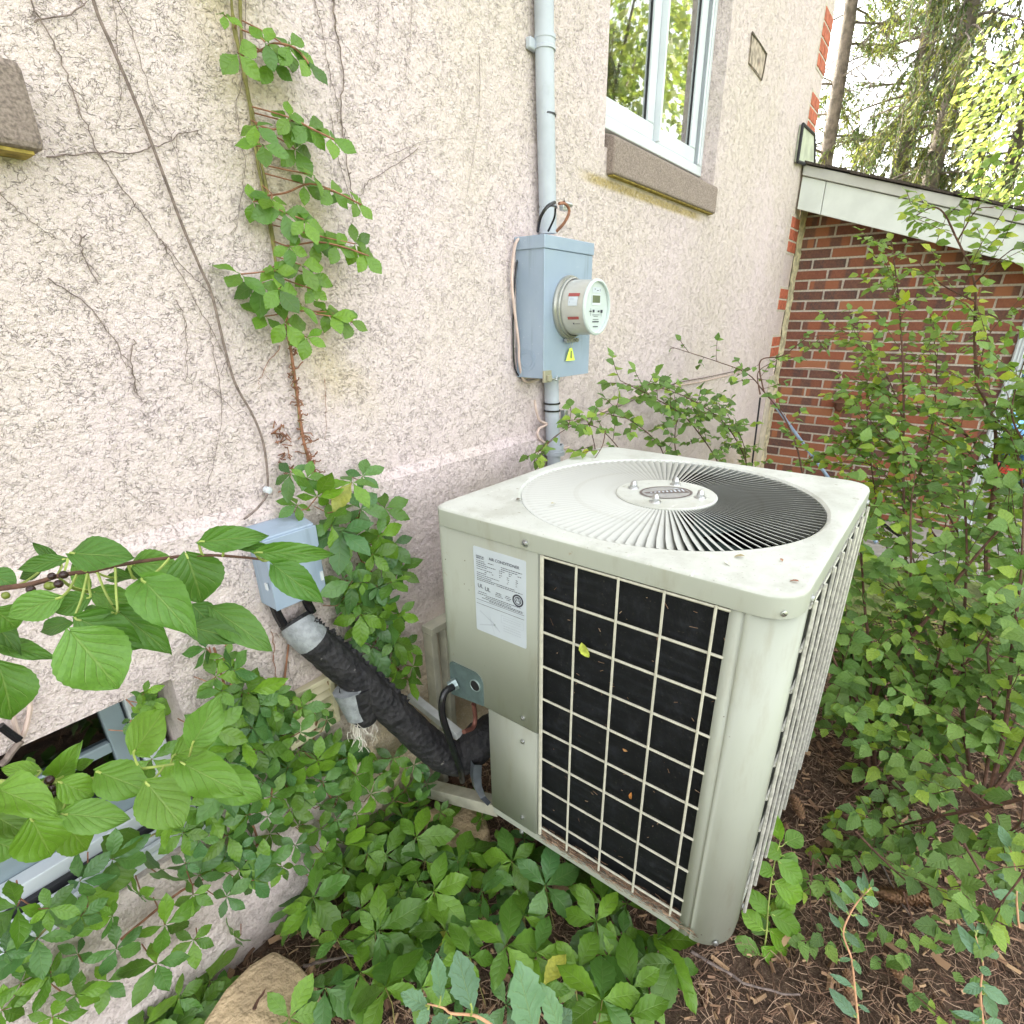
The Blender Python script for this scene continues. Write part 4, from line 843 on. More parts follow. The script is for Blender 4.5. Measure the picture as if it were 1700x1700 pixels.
# leaves, needles and twigs caught on the unit
def caught():
    V = []; F = []
    n = 900
    for k in range(n):
        y = random.uniform(.16, .55); x = random.uniform(.787, .799) if k % 4 else random.uniform(.775, .787); z = .238+random.random()**2.5*.022; a = random.uniform(-.5, .5)+math.pi/2; l = random.uniform(.006, .022)
        d = Vector((.25*math.cos(a), math.sin(a), random.uniform(-.2, .3)))*l/2; s = Vector((0, .0, .0008)); c = Vector((x, y, z)); i = len(V)
        V += [c-d-s, c-d+s, c+d+s, c+d-s]; F += [i, i+1, i+2, i+3]
    raw_mesh('needle_litter', V, F, 4, M['needles'], None, None, 'stuff', False); o = bpy.data.objects['needle_litter.001']; tag(o, 'brown needles piled on the base rail behind the wire grille', 'needles')
    V = []; F = []
    for k in range(60):
        y = random.uniform(.20, .54); z = random.uniform(.26, .97); a = random.uniform(0, 6.28); l = random.uniform(.004, .018)*random.random()**.5; x = .7985
        d = Vector((0, math.cos(a), math.sin(a)))*l/2; s = Vector((0, -math.sin(a), math.cos(a)))*.0005; c = Vector((x, y, z)); i = len(V); V += [c-d-s, c-d+s, c+d+s, c+d-s]; F += [i, i+1, i+2, i+3]
    raw_mesh('coil_debris', V, F, 4, M['needles'], None, None, 'stuff', False); tag(bpy.data.objects['coil_debris'], 'loose needles and fibres stuck to the dark coil fins', 'needles')
caught()
def fallen_leaf(name, p, tip, nrm, L, col, label, wsc=1):
    me = mk_mesh('fallen_leaf', plain('fallen_'+name, col, .7, 0, .3, 60, .3), [(*leaf_mesh('', None, .6, .45, 8, 4, .05, .3, .5, tipp=.8, seed=len(label)), frame(p, tip, nrm, L, wsc))])
    o = link('fallen_leaf', me); return tag(o, label, 'leaf', 'fallen leaves on the air conditioner')
p = PX(966, 1068, .776); fallen_leaf('a', p, (.0, -.4, -1), (-1, 0, .3), .034, (.55, .62, .10), 'yellow green dried leaf caught on the upper wire grille')
p = PX(1048, 1316, .776); fallen_leaf('b', p, (0, .1, -1), (-1, 0, .1), .024, (.55, .22, .05), 'small orange leaf on the lower wire grille', .5)
p = PX(1034, 1243, .776); fallen_leaf('c', p, (0, -1, -.3), (-1, 0, .1), .010, (.40, .20, .07), 'tiny brown crumpled leaf in the middle of the wire grille')
for i, (px, py, c, l) in enumerate(((858, 830, (.16, .14, .10), 'dark curled leaf at the left rim of the fan guard'), (1236, 923, (.42, .36, .20), 'round tan fallen leaf on the lid near the front corner'), (1205, 931, (.70, .70, .60), 'pale flake on the lid beside the tan leaf'), (915, 836, (.45, .40, .2), 'small olive leaf at the lower left rim of the fan guard'), (1326, 965, (.35, .16, .10), 'reddish brown leaf crumb at the front corner of the lid'), (1296, 927, (.35, .2, .12), 'small brown seed husk on the lid right of the tan leaf'))):
    p = PZ(px, py, AZT+.003); fallen_leaf('d%d' % i, p, (math.cos(i*2), math.sin(i*2), .05), (0, 0, 1), (.020, .016, .014, .012, .012, .009)[i], c, l)
def strands(name, c, n, L, r, mat, label, cat, sp=.01, down=True):
    mb = MB()
    for k in range(n):
        p = Vector(c)+rv(sp); pts = [p]
        for j in range(5): p = p+rv(L*.12)+Vector((0, 0, -L/5 if down else random.uniform(-L/5, L/5))); pts.append(p)
        mb.tube(spline(pts, 3), r, 3, caps=False)
    return tag(mb.build(name, mat), label, cat)

# bracket under the unit
def build_bracket():
    e = empty('wall_bracket', (.93, 1.04, .05), 'cream painted metal wall bracket carrying the air conditioner', 'bracket')
    q0 = PY(700, 1045, 1.01); x0, x1, zt = .893, .968, .585
    for a, b in ((x0, x0+.022), (x1-.022, x1)): mb = MB(); mb.box((a, 1.008, .03), (b, 1.044, zt-.002)); mb.build('upright', M['bracket'], e, bevel=.002)
    mb = MB(); mb.box((x0-.002, 1.004, zt), (x1+.10, 1.0445, zt+.022)); mb.build('top_rail', M['bracket'], e, bevel=.002)
    mb = MB(); mb.box((x0+.0225, 1.036, .03), (x1-.0225, 1.044, zt-.004)); mb.build('web', M['trim'], e)
    for x in (.83, 1.43):
        a = Vector((x, 1.044, .075)); b = Vector((x, .715, .205)); w = .020; V = []
        for p, dz in ((a, 0), (b, 0)): V += [(p.x-w, p.y, p.z), (p.x+w, p.y, p.z), (p.x+w, p.y, p.z-.040), (p.x-w, p.y, p.z-.040)]
        mb = MB(); mb.add(V, [(0, 1, 5, 4), (1, 2, 6, 5), (2, 3, 7, 6), (3, 0, 4, 7), (0, 3, 2, 1), (4, 5, 6, 7)]); mb.build('strut', M['bracket'], e, bevel=.002)
        mb = MB(); mb.box((x-.01, .14, .185), (x+.03, .70 if x < 1 else 1.044, .2135)); mb.build('arm', M['bracket'], e, bevel=.002)
    a = Vector((.827, 1.044, .415)); b = Vector((.827, .855, .372)); w = .012; V = []
    for p in (a, b): V += [(p.x-w, p.y, p.z), (p.x+w, p.y, p.z), (p.x+w, p.y, p.z-.022), (p.x-w, p.y, p.z-.022)]
    mb = MB(); mb.add(V, [(0, 1, 5, 4), (1, 2, 6, 5), (2, 3, 7, 6), (3, 0, 4, 7), (0, 3, 2, 1), (4, 5, 6, 7)]); mb.build('brace', M['bracket_w'], e, bevel=.002)
build_bracket()
# insulated pipe from the wall box into the unit
def build_line():
    pts = []
    key = [(488, 1028, 1.030, .030), (507, 1052, 1.01, .034), (560, 1098, .985, .037), (610, 1140, .955, .036), (655, 1183, .925, .037), (700, 1225, .895, .039), (735, 1252, .868, .042), (768, 1258, .842, .043), (800, 1228, .815, .049), (838, 1206, .79, .050)]
    P = [PY(a, b, y) for a, b, y, r in key]; rs = [k[3]*1.08 for k in key]; S = spline(P, 8); n = len(S); rr = []
    for i in range(n):
        t = i/8; k = min(int(t), len(rs)-2); rr.append(rs[k]+(rs[k+1]-rs[k])*(t-k)+.0012*math.sin(i*1.9)*(.4+.6*random.random()))
    e = empty('insulated_pipe', P[0], 'black foam insulated refrigerant pipe running from the wall box to the unit', 'pipe')
    mb = MB(); mb.tube(S, rr, 24, jit=.05); o = mb.build('insulation', M['foam'], e)
    # torn upper seam: ragged lips
    mb = MB(); V = []; F = []; m = 60
    for i in range(m+1):
        t = 6+26*i/m; k = int(t); p = S[k].lerp(S[min(k+1, n-1)], t-k); tn = (S[k+1]-S[k]).normalized(); side = tn.cross(Vector((0, 0, 1))).normalized(); up = side.cross(tn).normalized(); rad = rr[k]
        base = (side*-.25+up*.95).normalized()
        for s, h in ((-.30, .0), (-.12, .010*random.random()), (-.05, -.004), (.05, -.004), (.14, .012*random.random()), (.32, 0)): V.append(p+(base+side*s).normalized()*(rad*.985+h))
    for i in range(m):
        for j in range(5): a = i*6+j; F.append((a, a+1, a+7, a+6))
    mb.add(V, F, 0, True); mb.build('torn_seam', M['foam'], e)
    mb = MB(); mb.tube(S[3:11], [rr[i]+.0022+.001*math.sin(i*3) for i in range(3, 11)], 20, jit=.03); mb.build('tape_wrap', M['tape'], e)
    a = PY(592, 1138, .96); b = PY(607, 1196, .955); mb = MB(); mb.tube([a, a.lerp(b, .5), b], [.040, .035, .028], 16, jit=.06); mb.build('branch_stub', M['foam'], e)
    mb = MB(); mb.tube([a+Vector((-.018, .006, 0)), b+Vector((-.014, .004, .022))], [.036, .028], 14, jit=.1); mb.build('torn_tape', M['tape'], e)
    for k in range(9):
        p = S[random.randint(34, 60)]+rv(.012); 
    mb = MB(); p0 = PY(600, 1200, .95)
    for k in range(46):
        p = p0+Vector((random.uniform(-.022, .028), random.uniform(-.01, .01), random.uniform(-.005, .02))); pts = [p]
        for j in range(6): p = p+Vector((random.uniform(-.008, .008), random.uniform(-.006, .006), -random.uniform(0, .017))); pts.append(p)
        mb.tube(spline(pts, 3), .0007, 3, caps=False)
    mb.build('fibre_strings', M['fluff'], e)['kind'] = 'stuff'
    wire([PX(752, 1140, .762), PD(737, 1152, depth(PX(752, 1140, .752))), PY(734, 1185, .80), PY(748, 1230, .79), PY(764, 1275, .80), PY(768, 1296, .83)], .0088, 'cable', 'power_cable', 'glossy black power cable curving from the grey connector down over the pipe', 'cable', 10)
    mb = MB(); mb.tube(spline([PY(786, 1168, .80), PY(789, 1192, .80), PY(785, 1208, .795), PY(770, 1215, .79)], 5), .006, 8); mb.build('copper_tube', M['copper'], e)
    # torn clear plastic hanging in the opening
    V = []; F = []
    L1 = [PX(x, y, .80) for x, y in ((782, 1262), (780, 1285), (785, 1305), (797, 1322), (812, 1336))]; L2 = [PX(x, y, .81) for x, y in ((800, 1270), (799, 1290), (800, 1305), (806, 1322), (815, 1332))]
    for a, b in zip(L1, L2): V += [a, a.lerp(b, .5)+Vector((-.01, 0, 0)), b]
    for i in range(4): F += [(3*i, 3*i+1, 3*i+4, 3*i+3), (3*i+1, 3*i+2, 3*i+5, 3*i+4)]
    mb = MB(); mb.add(V, F, 0, True); mb.build('torn_plastic', plain('grey_plastic_film', (.08, .09, .10), .3, 0, .2, 30, .4), e)
build_line()
# small disconnect box
def build_small_box():
    yf = .985; a = PY(460, 1015, yf); b = PY(538, 981, yf); c = PY(522, 868, yf); x0, x1, z0, z1 = a.x, (b.x+c.x)/2, (a.z+b.z)/2, c.z
    e = empty('disconnect_box', ((x0+x1)/2, 1.04, z0), 'small blue grey disconnect box on the lower wall behind the big leaves', 'electrical box')
    V = [(x, y, z) for x in (x0, x1) for y, z in ((yf, z0), (yf, z1), (1.035, z1+.012), (1.0445, z1+.012), (1.0445, z0))]
    mb = MB(); mb.add(V, [(4, 3, 2, 1, 0), (5, 6, 7, 8, 9)]+[(i, (i+1) % 5, 5+(i+1) % 5, 5+i) for i in range(5)]); mb.build('body', M['box_blue'], e, bevel=.002)
    mb = MB(); mb.box((x0-.002, yf-.004, z0+.001), (x1+.002, yf-.0005, z1-.004)); mb.build('cover', M['box_blue'], e, bevel=.0015)
    mb = MB(); mb.box((x0-.005, yf+.01, z0+.045), (x0-.0022, yf+.018, z0+.06)); mb.box((x1-.008, yf-.008, z0+.03), (x1-.002, yf-.0045, z0+.05)); mb.build('latch', M['vinyl'], e)
    for x in (x0+.012, x1-.03): mb = MB(); mb.tube([(x, yf+.035, z0+.004), (x+.004, yf+.035, z0-.025), (x+.012, 1.02, z0-.055)], .010, 8); mb.build('conduit_stub', M['cable'], e)
build_small_box()
# louvred vent low on the wall
def build_vent():
    q = [PY(x, y, 1.03) for x, y in ((466, 1168), (545, 1118), (563, 1195), (482, 1248))]; x0, x1 = q[0].x, q[1].x+.01; z1, z0 = (q[0].z+q[1].z)/2, (q[2].z+q[3].z)/2
    e = empty('wall_vent', ((x0+x1)/2, 1.04, z0), 'cream louvred vent cover low on the wall behind the creeper', 'vent'); t = .013
    mb = MB(); mb.box((x0, 1.026, z0), (x1, 1.0445, z0+t)); mb.box((x0, 1.026, z1-t), (x1, 1.0445, z1)); mb.box((x0, 1.026, z0+t), (x0+t, 1.0445, z1-t)); mb.box((x1-t, 1.026, z0+t), (x1, 1.0445, z1-t)); mb.build('frame', M['vent'], e, bevel=.002)
    z = z1-t-.004
    while z > z0+t+.015:
        mb = MB(); mb.add([(x0+t, 1.040, z), (x1-t, 1.040, z), (x1-t, 1.028, z-.017), (x0+t, 1.028, z-.017), (x0+t, 1.041, z-.002), (x1-t, 1.041, z-.002), (x1-t, 1.029, z-.019), (x0+t, 1.029, z-.019)], [(0, 3, 2, 1), (4, 5, 6, 7), (3, 7, 6, 2)]); mb.build('louvre', M['vent'], e); z -= .021
    mb = MB(); mb.box((x0+t, 1.0425, z0+t), (x1-t, 1.0445, z1-t)); mb.build('back', M['trim'], e)
build_vent()
# service conduit and meter
def build_conduit():
    yc = 1.036
    e = empty('service_conduit', (1.41, yc, 1.0), 'grey plastic conduit running down the wall into and out of the meter box', 'conduit')
    top = [PY(903, 0, yc), PY(905, 150, yc), PY(910, 388, yc)]; r = .0245; top.insert(0, top[0]+(top[0]-top[2])*2.0)
    mb = MB(); mb.tube(top, r, 20); mb.build('upper_pipe', M['pipe'], e)
    for py in (76,): 
        c = PY(903+.02*py, py, yc); mb = MB(); mb.lathe(c+Vector((0, 0, .02)), (0, 0, -1), [(0, r+.001), (.0, r+.003), (.008, r+.0035), (.010, r+.002), (.022, r+.002), (.024, r+.0035), (.030, r+.0035), (.030, r)], 22); mb.build('coupling', M['pipe'], e)
    c = PY(903, 76, yc); mb = MB(); mb.box((c.x-.042, 1.048, c.z-.012), (c.x+.042, 1.064, c.z+.012)); mb.build('strap', M['pipe'], e, bevel=.004)
    lo = [PY(915, 626, yc), PY(917, 700, yc), PY(920, 790, yc)]
    mb = MB(); mb.tube(lo, r*.96, 20); mb.build('lower_pipe', M['pipe'], e)
    mb = MB(); mb.lathe(lo[0]+Vector((0, 0, .012)), (0, 0, -1), [(0, r), (0, r+.003), (.02, r+.003), (.021, r)], 22); mb.build('coupling', M['pipe'], e)
    for py in (668, 680): 
        c = PY(916+(py-660)*.03, py, yc); mb = MB(); mb.lathe(c, (0, 0, -1), [(0, r), (0, r+.003), (.005, r+.003), (.005, r)], 20); mb.build('cable_tie', M['cable'], e)
    c = PY(921, 738, yc); mb = MB(); mb.lathe(c, (0, 0, -1), [(0, r), (0, r+.006), (.02, r+.006), (.022, r+.010), (.034, r+.010), (.036, r)], 22); mb.build('coupling', M['pipe'], e)
    for py in (190, 343): c = PY(903+.02*py, py, yc); mb = MB(); mb.lathe(c, (0, 0, -1), [(0, r), (0, r+.002), (.004, r+.002), (.004, r)], 20); mb.build('cable_tie', M['cable'], e)
    c = PY(926, 343, yc-.02); mb = MB(); mb.box((c.x-.004, c.y-.022, c.z-.011), (c.x+.022, c.y-.008, c.z+.010)); mb.lathe((c.x+.0, c.y-.02, c.z+.006), (1, 0, 0), [(0, .007), (.036, .007), (.036, .003), (.044, .003), (.044, 0)], 8); mb.build('ground_clamp', M['steel'], e, bevel=.001)
    c = PY(930, 690, yc); mb = MB(); mb.box((c.x-.008, c.y-.024, c.z-.016), (c.x+.010, c.y-.006, c.z+.020)); mb.lathe((c.x+.0, c.y-.016, c.z), (1, 0, 0), [(0, .007), (.02, .007), (.02, .003), (.03, .003), (.03, 0)], 8); mb.build('ground_clamp', M['steel'], e, bevel=.001)
build_conduit()
wire([PY(893, 384, 1.0), PY(897, 362, .97), PY(908, 344, .955), PY(921, 336, .955)], .0045, 'cable', 'earth_wire', 'black earth wire looping from the clamp to the top of the meter box', 'cable')
wire([PY(910, 384, .99), PY(920, 362, .965), PY(922, 345, .955)], .003, 'cable', 'earth_wire', 'thin short black wire between the clamp and the box top', 'cable')
wire([PY(924, 384, .99), PY(938, 368, .96), PY(945, 350, .955), PY(938, 338, .955), PY(928, 338, .955)], .004, 'vinered', 'earth_wire', 'brown wire arching right of the conduit above the meter box', 'cable')
def build_meter():
    yf = .964; x0, x1, z0, z1 = 1.365, 1.617, 1.236, 1.604
    e = empty('meter_box', ((x0+x1)/2, 1.06, z0), 'blue grey steel electricity meter box on the stucco wall', 'meter box')
    mb = MB(); mb.box((x0+.002, yf+.004, z0+.002), (x1-.002, D-.001, z1-.002)); mb.build('body', M['box_blue'], e, bevel=.002)
    mb = MB(); mb.box((x0, yf, z0), (x1, yf+.0038, z1-.031)); mb.build('cover', M['box_blue'], e, bevel=.001)
    mb = MB(); mb.box((x0-.003, yf-.003, z1-.030), (x1+.003, D-.0005, z1+.002)); mb.build('rain_hood', M['box_blue'], e, bevel=.0015)
    mb = MB(); c = Vector((x0+.0018, 1.027, z0+.052)); 
    for r in (.031, .022): mb.lathe(c, (-1, 0, 0), [(0, r), (.0012, r), (.0012, r-.0025), (0, r-.0025)], 28)
    mb.build('knockout', M['box_blue'], e)
    mb = MB(); mb.box((x0-.006, yf-.008, z0-.008), (x0+.030, yf-.0005, z0+.025)); mb.box((x0+.004, yf-.016, z0-.004), (x0+.022, yf-.0085, z0+.012)); mb.build('latch', M['brass'], e, bevel=.001)
    mb = MB(); mb.tube([(x0+.02, yf-.014, z0+.002), (x0+.05, yf-.012, z0-.004), (x0+.06, yf-.006, z0+.006)], .002, 5); mb.build('seal_wire', M['steel'], e)
    c = PY(950, 511, yf-.012); c.y = yf
    mt = empty('electricity_meter', c, 'round glass fronted electricity meter with digital display on the meter box', 'meter'); n = (0, -1, 0)
    mb = MB(); mb.lathe(c, n, [(0, .086), (.006, .087), (.012, .084), (.0125, .081), (.018, .0805), (.020, .077), (.023, .077)], 48); mb.build('mounting_ring', M['meter'], mt)
    L = .098; mb = MB(); mb.lathe(c, n, [(.0205, .0745), (.060, .0728), (L-.02, .0720), (L-.006, .0715)], 48); mb.build('body', M['meter_b'], mt)
    mb = MB(); mb.lathe(c, n, [(L-.0065, .0735), (L-.004, .0745), (L, .073), (L+.002, .068), (L+.001, .0665), (L-.006, .0665)], 48); mb.build('glass_rim', M['dial'], mt)
    mb = MB(); mb.lathe(c, n, [(L-.0065, .067), (L-.0066, 0)], 48); fa = mb.build('dial_face', M['dial'], mt)
    fy = yf-(L-.0066)-.0006
    def q(mb_, u0, v0, u1, v1, mi=0, dy=0): mb_.add([(c.x+u0, fy-dy, c.z+v0), (c.x+u1, fy-dy, c.z+v0), (c.x+u1, fy-dy, c.z+v1), (c.x+u0, fy-dy, c.z+v1)], [(0, 1, 2, 3)], mi)
    mb = MB(); q(mb, -.024, .006, .024, .034, 1, .0004); q(mb, -.021, .012, .021, .031, 0, .0008); mb.build('display', [M['lcd'], M['vinyl']], fa)
    mb = MB(); q(mb, -.022, .038, .024, .052, 1, .0003)
    for u, v, w, h in ((-.012, .046, .006, .002), (.0, .043, .012, .0015), (.018, .042, .002, .006), (-.036, -.012, .012, .003), (-.018, -.013, .010, .007), (.010, -.012, .010, .004), (.026, -.014, .012, .008), (-.02, -.020, .04, .0012), (-.016, -.032, .032, .0012), (-.018, -.039, .036, .003), (-.014, -.052, .028, .0025), (-.030, -.022, .0015, .02), (.030, -.024, .0015, .014), (-.012, -.024, .024, .001)): q(mb, u, v, u+w, v+h, 0, .0008)
    mb.build('printed_markings', [M['ink'], M['paper']], fa)
    # stickers on the side of the drum
    def sticker(a0, a1, d0, d1, mat, nm):
        V = []; k = 6
        for i in range(k+1):
            a = R(a0+(a1-a0)*i/k)
            for d in (d0, d1): V.append((c.x-.0752*math.cos(a)*(1-.02*(d > .05)), yf-d, c.z+.0752*math.sin(a)*(1-.02*(d > .05))))
        mb = MB(); mb.add(V, [(2*i, 2*i+1, 2*i+3, 2*i+2) for i in range(k)], 0, True); return mb.build(nm, mat, mt)
    sticker(22, 29, .042, .078, M['redtape'], 'red_strip'); sticker(3, 21.5, .045, .074, M['paper'], 'warning_sticker'); sticker(-25, -19, .042, .078, M['redtape'], 'red_strip'); sticker(8, 12, .049, .052, M['ink'], 'sticker_mark'); sticker(6, 10, .060, .072, M['ink_l'], 'sticker_print'); sticker(14, 19, .050, .070, M['ink_l'], 'sticker_print'); sticker(-37, -33, .055, .059, M['ink'], 'sticker_mark'); sticker(-36, -35, .062, .078, M['ink'], 'sticker_print')
    mb = MB()
    for k in range(5): mb.lathe((c.x-.028+k*.014, yf-.008, c.z-.089), (0, -1, 0), [(0, .006), (.010, .006), (.010, .003), (.0, .003)], 8)
    mb.build('seal_ring', M['meter'], mt)
    t = PY(948, 586, yf-.012); mb = MB(); mb.tube([(t.x-.004, yf-.01, c.z-.094), (t.x, yf-.01, t.z+.012)], .0006, 4); mb.tube([(t.x+.012, yf-.01, c.z-.094), (t.x+.005, yf-.01, t.z+.012)], .0006, 4); mb.build('seal_wire', M['brass'], mt)
    w = .020; mb = MB(); mb.add([(t.x-w, yf-.008, t.z-.022), (t.x+w, yf-.014, t.z-.022), (t.x+.006, yf-.012, t.z+.014), (t.x-.005, yf-.010, t.z+.014), (t.x-w, yf-.0068, t.z-.022), (t.x+w, yf-.0128, t.z-.022), (t.x+.006, yf-.0108, t.z+.014), (t.x-.005, yf-.0088, t.z+.014)], [(0, 1, 2, 3), (7, 6, 5, 4), (0, 4, 5, 1), (1, 5, 6, 2), (2, 6, 7, 3), (3, 7, 4, 0)]); sg = mb.build('seal_tag', M['yellow'], mt)
    mb = MB(); mb.add([(t.x-.003, yf-.0135, t.z-.015), (t.x+.002, yf-.0140, t.z-.015), (t.x+.002, yf-.0135, t.z+.006), (t.x-.002, yf-.0130, t.z+.006)], [(0, 1, 2, 3)]); mb.build('tag_mark', M['lcd'], sg)
build_meter()
Wy = lambda pts, y: [PY(a, b, y) for a, b in pts]
wire(Wy([(889, 393), (862, 396), (853, 420), (850, 470), (855, 520), (861, 570), (862, 600), (868, 628), (878, 634), (893, 630)], 1.05), .0042, 'wire_pink', 'telephone_wire', 'pale pink wire draped down the left side of the meter box', 'cable')
wire(Wy([(870, 396), (858, 440), (853, 500), (852, 560), (855, 612), (868, 630)], 1.058), .0028, 'cable', 'telephone_wire', 'thin black wire down the left side of the meter box', 'cable')
wire(Wy([(888, 664), (890, 680), (896, 698), (908, 704), (895, 712), (893, 724), (905, 735), (930, 745), (945, 742)], 1.04), .0042, 'wire_pink', 'telephone_wire', 'cream wire curling round the lower conduit', 'cable')
wire(Wy([(935, 703), (990, 688), (1050, 660), (1110, 643), (1170, 632), (1235, 616)], 1.058), .0038, 'wire_pink', 'telephone_wire', 'cream wire running right along the wall from the conduit', 'cable')
wire(Wy([(930, 706), (1000, 686), (1110, 640), (1180, 625), (1240, 612)], 1.055), .0028, 'vinebark', 'telephone_wire', 'second thinner brownish wire running right from the conduit', 'cable')
wire(Wy([(95, -330), (128, -150), (155, 0), (185, 75), (215, 145), (245, 220), (275, 300), (305, 380), (335, 450), (352, 490), (375, 585), (392, 640), (420, 690), (437, 735), (444, 785), (444, 815)], 1.055)+Wy([(441, 826), (425, 846), (405, 862)], 1.035), .0022, 'vinebark', 'telephone_wire', 'long grey brown wire running slantwise down the stucco wall', 'cable', 6)
p = PY(446, 814, 1.05); mb = MB(); mb.lathe(p+Vector((0, .01, 0)), (0, -1, 0), [(0, .007), (.012, .007), (.013, .004), (.013, 0)], 10); tag(mb.build('wire_clip', M['vinyl']), 'small pale clip holding the wire at the ledge', 'clip')
wire(Wy([(0, 1205), (20, 1220), (32, 1228)], 1.02), .006, 'cable', 'basement_cable', 'short black cable above the basement window', 'cable')
wire(Wy([(42, 1148), (50, 1170), (44, 1205), (34, 1226), (24, 1200), (20, 1180)], 1.03), .0035, 'wire_pink', 'basement_cable', 'pale looping wire hanging above the basement window', 'cable')
wire(Wy([(35, 1230), (18, 1250), (10, 1262), (0, 1270)], 1.03), .005, 'vinebark', 'basement_cable', 'dusty wire going down into the basement window opening', 'cable')

# ================================================================ VINES ON THE WALL
def c4(x, y): return (x*.4118, y*.4118)
def c5(x, y): return (x*.4118, 400+y*.4118)
def c8(x, y): return (380+x*.3412, 780+y*.3412)
def c1(x, y): return (x*.3412, 820+y*.3412)
def wally(z): return DL if z < LEDGE_B else D
DV = [
 ([c4(*p) for p in ((120,0),(170,90),(240,230),(300,380),(350,510),(400,620),(480,740),(560,850),(640,960))]+[c5(*p) for p in ((650,0),(720,120),(790,250),(860,370),(920,500))], .0030, 'long dead vine stem slanting beside the grey brown wire'),
 ([c5(*p) for p in ((660,10),(740,110),(820,180),(900,270))], .0024, 'short dead vine branch crossing under the grey brown wire'),
 ([c4(*p) for p in ((480,0),(540,150),(600,350),(660,490),(700,580),(735,780))], .0020, 'thin dead tendril in the upper left of the stucco, right of the wire'),
 ([c4(*p) for p in ((455,0),(470,140),(480,280),(485,420),(470,540))], .0016, 'faint upright dead tendril crossing the grey brown wire at the top'),
 ([c4(*p) for p in ((135,88),(290,55),(350,8))], .0032, 'pale broken vine twig at the top left above the stone sill'),
 ([c4(*p) for p in ((190,630),(390,620),(540,610),(640,585),(770,530),(810,545))], .0028, 'pale level dead twig starting at the left stone sill'),
 ([c4(*p) for p in ((0,780),(100,870),(180,930),(240,970))], .0018, 'thin dead tendril below the left stone sill'),
 ([c4(*p) for p in ((320,940),(335,1020),(360,1080),(395,1145))], .0030, 'short dark dead twig alone on the left stucco'),
 ([c5(*p) for p in ((190,150),(300,220),(400,320),(480,430),(530,520),(550,610),(590,660))], .0028, 'curved dead vine stem ending in a forked stub on the left stucco'),
 ([c5(*p) for p in ((545,400),(530,480),(548,600))], .0030, 'short upright stub beside the forked vine end'),
 ([c5(*p) for p in ((710,235),(740,300),(752,400),(750,570))], .0022, 'dead tendril hanging straight left of the wire, mid wall'),
 ([c5(*p) for p in ((850,400),(885,560),(892,700),(870,860),(830,1000))], .0018, 'thin dead tendril hanging beside the lower bend of the wire'),
 ([c5(*p) for p in ((830,580),(900,640),(990,720))], .0016, 'tiny slanting tendril crossing near the lower bend of the wire'),
 ([c4(*p) for p in ((1340,-20),(1352,100),(1370,190),(1382,300),(1375,450),(1390,600),(1415,760),(1430,800))], .0050, 'thick dark dead vine stem right of the climbing vine'),
 ([c4(*p) for p in ((1270,0),(1300,120),(1330,300),(1370,430))], .0026, 'dead vine stem joining the thick dark one from the left'),
 ([c4(*p) for p in ((1330,460),(1370,650),(1430,850))], .0020, 'fine dead tendril below the thick dark vine stem'),
 ([c4(*p) for p in ((1690,600),(1600,660),(1490,730),(1455,790))], .0022, 'dead tendril arching right of the thick dark vine stem'),
 ([c4(*p) for p in ((1525,0),(1520,180),(1505,280))], .0016, 'left one of two faint tendrils near the top middle of the wall'),
 ([c4(*p) for p in ((1662,0),(1650,170),(1635,310))], .0018, 'right one of two faint tendrils near the top middle of the wall'),
 ([c4(*p) for p in ((985,0),(985,250),(955,450),(985,640),(975,800),(940,960))], .0020, 'dry tendril running down beside the leafy climbing vine'),
 ([c5(*p) for p in ((1305,560),(1315,680),(1310,800))], .0016, 'short fine tendril right of the bare reddish vine stem'),
 ([c5(*p) for p in ((1130,420),(1060,530),(1040,580))], .0018, 'small slanting tendril left of the bare reddish vine stem'),
 ([c1(*p) for p in ((1320,670),(1330,740),(1335,830),(1350,930),(1370,1050))], .0030, 'knotty reddish tendril below the disconnect box'),
 ([c1(*p) for p in ((1400,820),(1410,880),(1430,960))], .0018, 'thin tendril right of the knotty one below the disconnect box'),
 ([(795,85),(797,150),(790,230),(775,330)], .0015, 'hair thin tendril left of the conduit'), ([(640,260),(680,245),(700,235),(760,230)], .0014, 'fine level tendril left of the meter box'),
]
for pts, r, lab in DV:
    if pts[0][1] < 6: a, b = pts[0], pts[1]; k = 330/max(20, b[1]-a[1]); pts = [(a[0]-(b[0]-a[0])*k, a[1]-330), (a[0]-(b[0]-a[0])*k*.45+6, a[1]-150)]+pts
    P = []
    for a, b in pts: p = PY(a, b, D-.004); P.append(p if p.z > LEDGE_T else PY(a, b, DL-.004))
    S = spline(P, 5); S = [s+Vector((random.uniform(-.0025, .0025), 0, random.uniform(-.002, .002))) for s in S]
    mb = MB(); mb.tube(S, [r*.36*(1-.5*i/len(S)) for i in range(len(S))], 5, jit=.5)
    for k in range(int(len(S)*.3)):
        q = random.choice(S); e = q+Vector((random.uniform(-.014, .014), -.001, random.uniform(-.022, .010))); m = q.lerp(e, .5)+Vector((random.uniform(-.006, .006), -.002, .004)); mb.tube([q, m, e], r*.18, 3, caps=False)
    tag(mb.build('dead_vine', M['vinebark' if 'reddish' not in lab else 'vinered']), lab, 'dead vine')
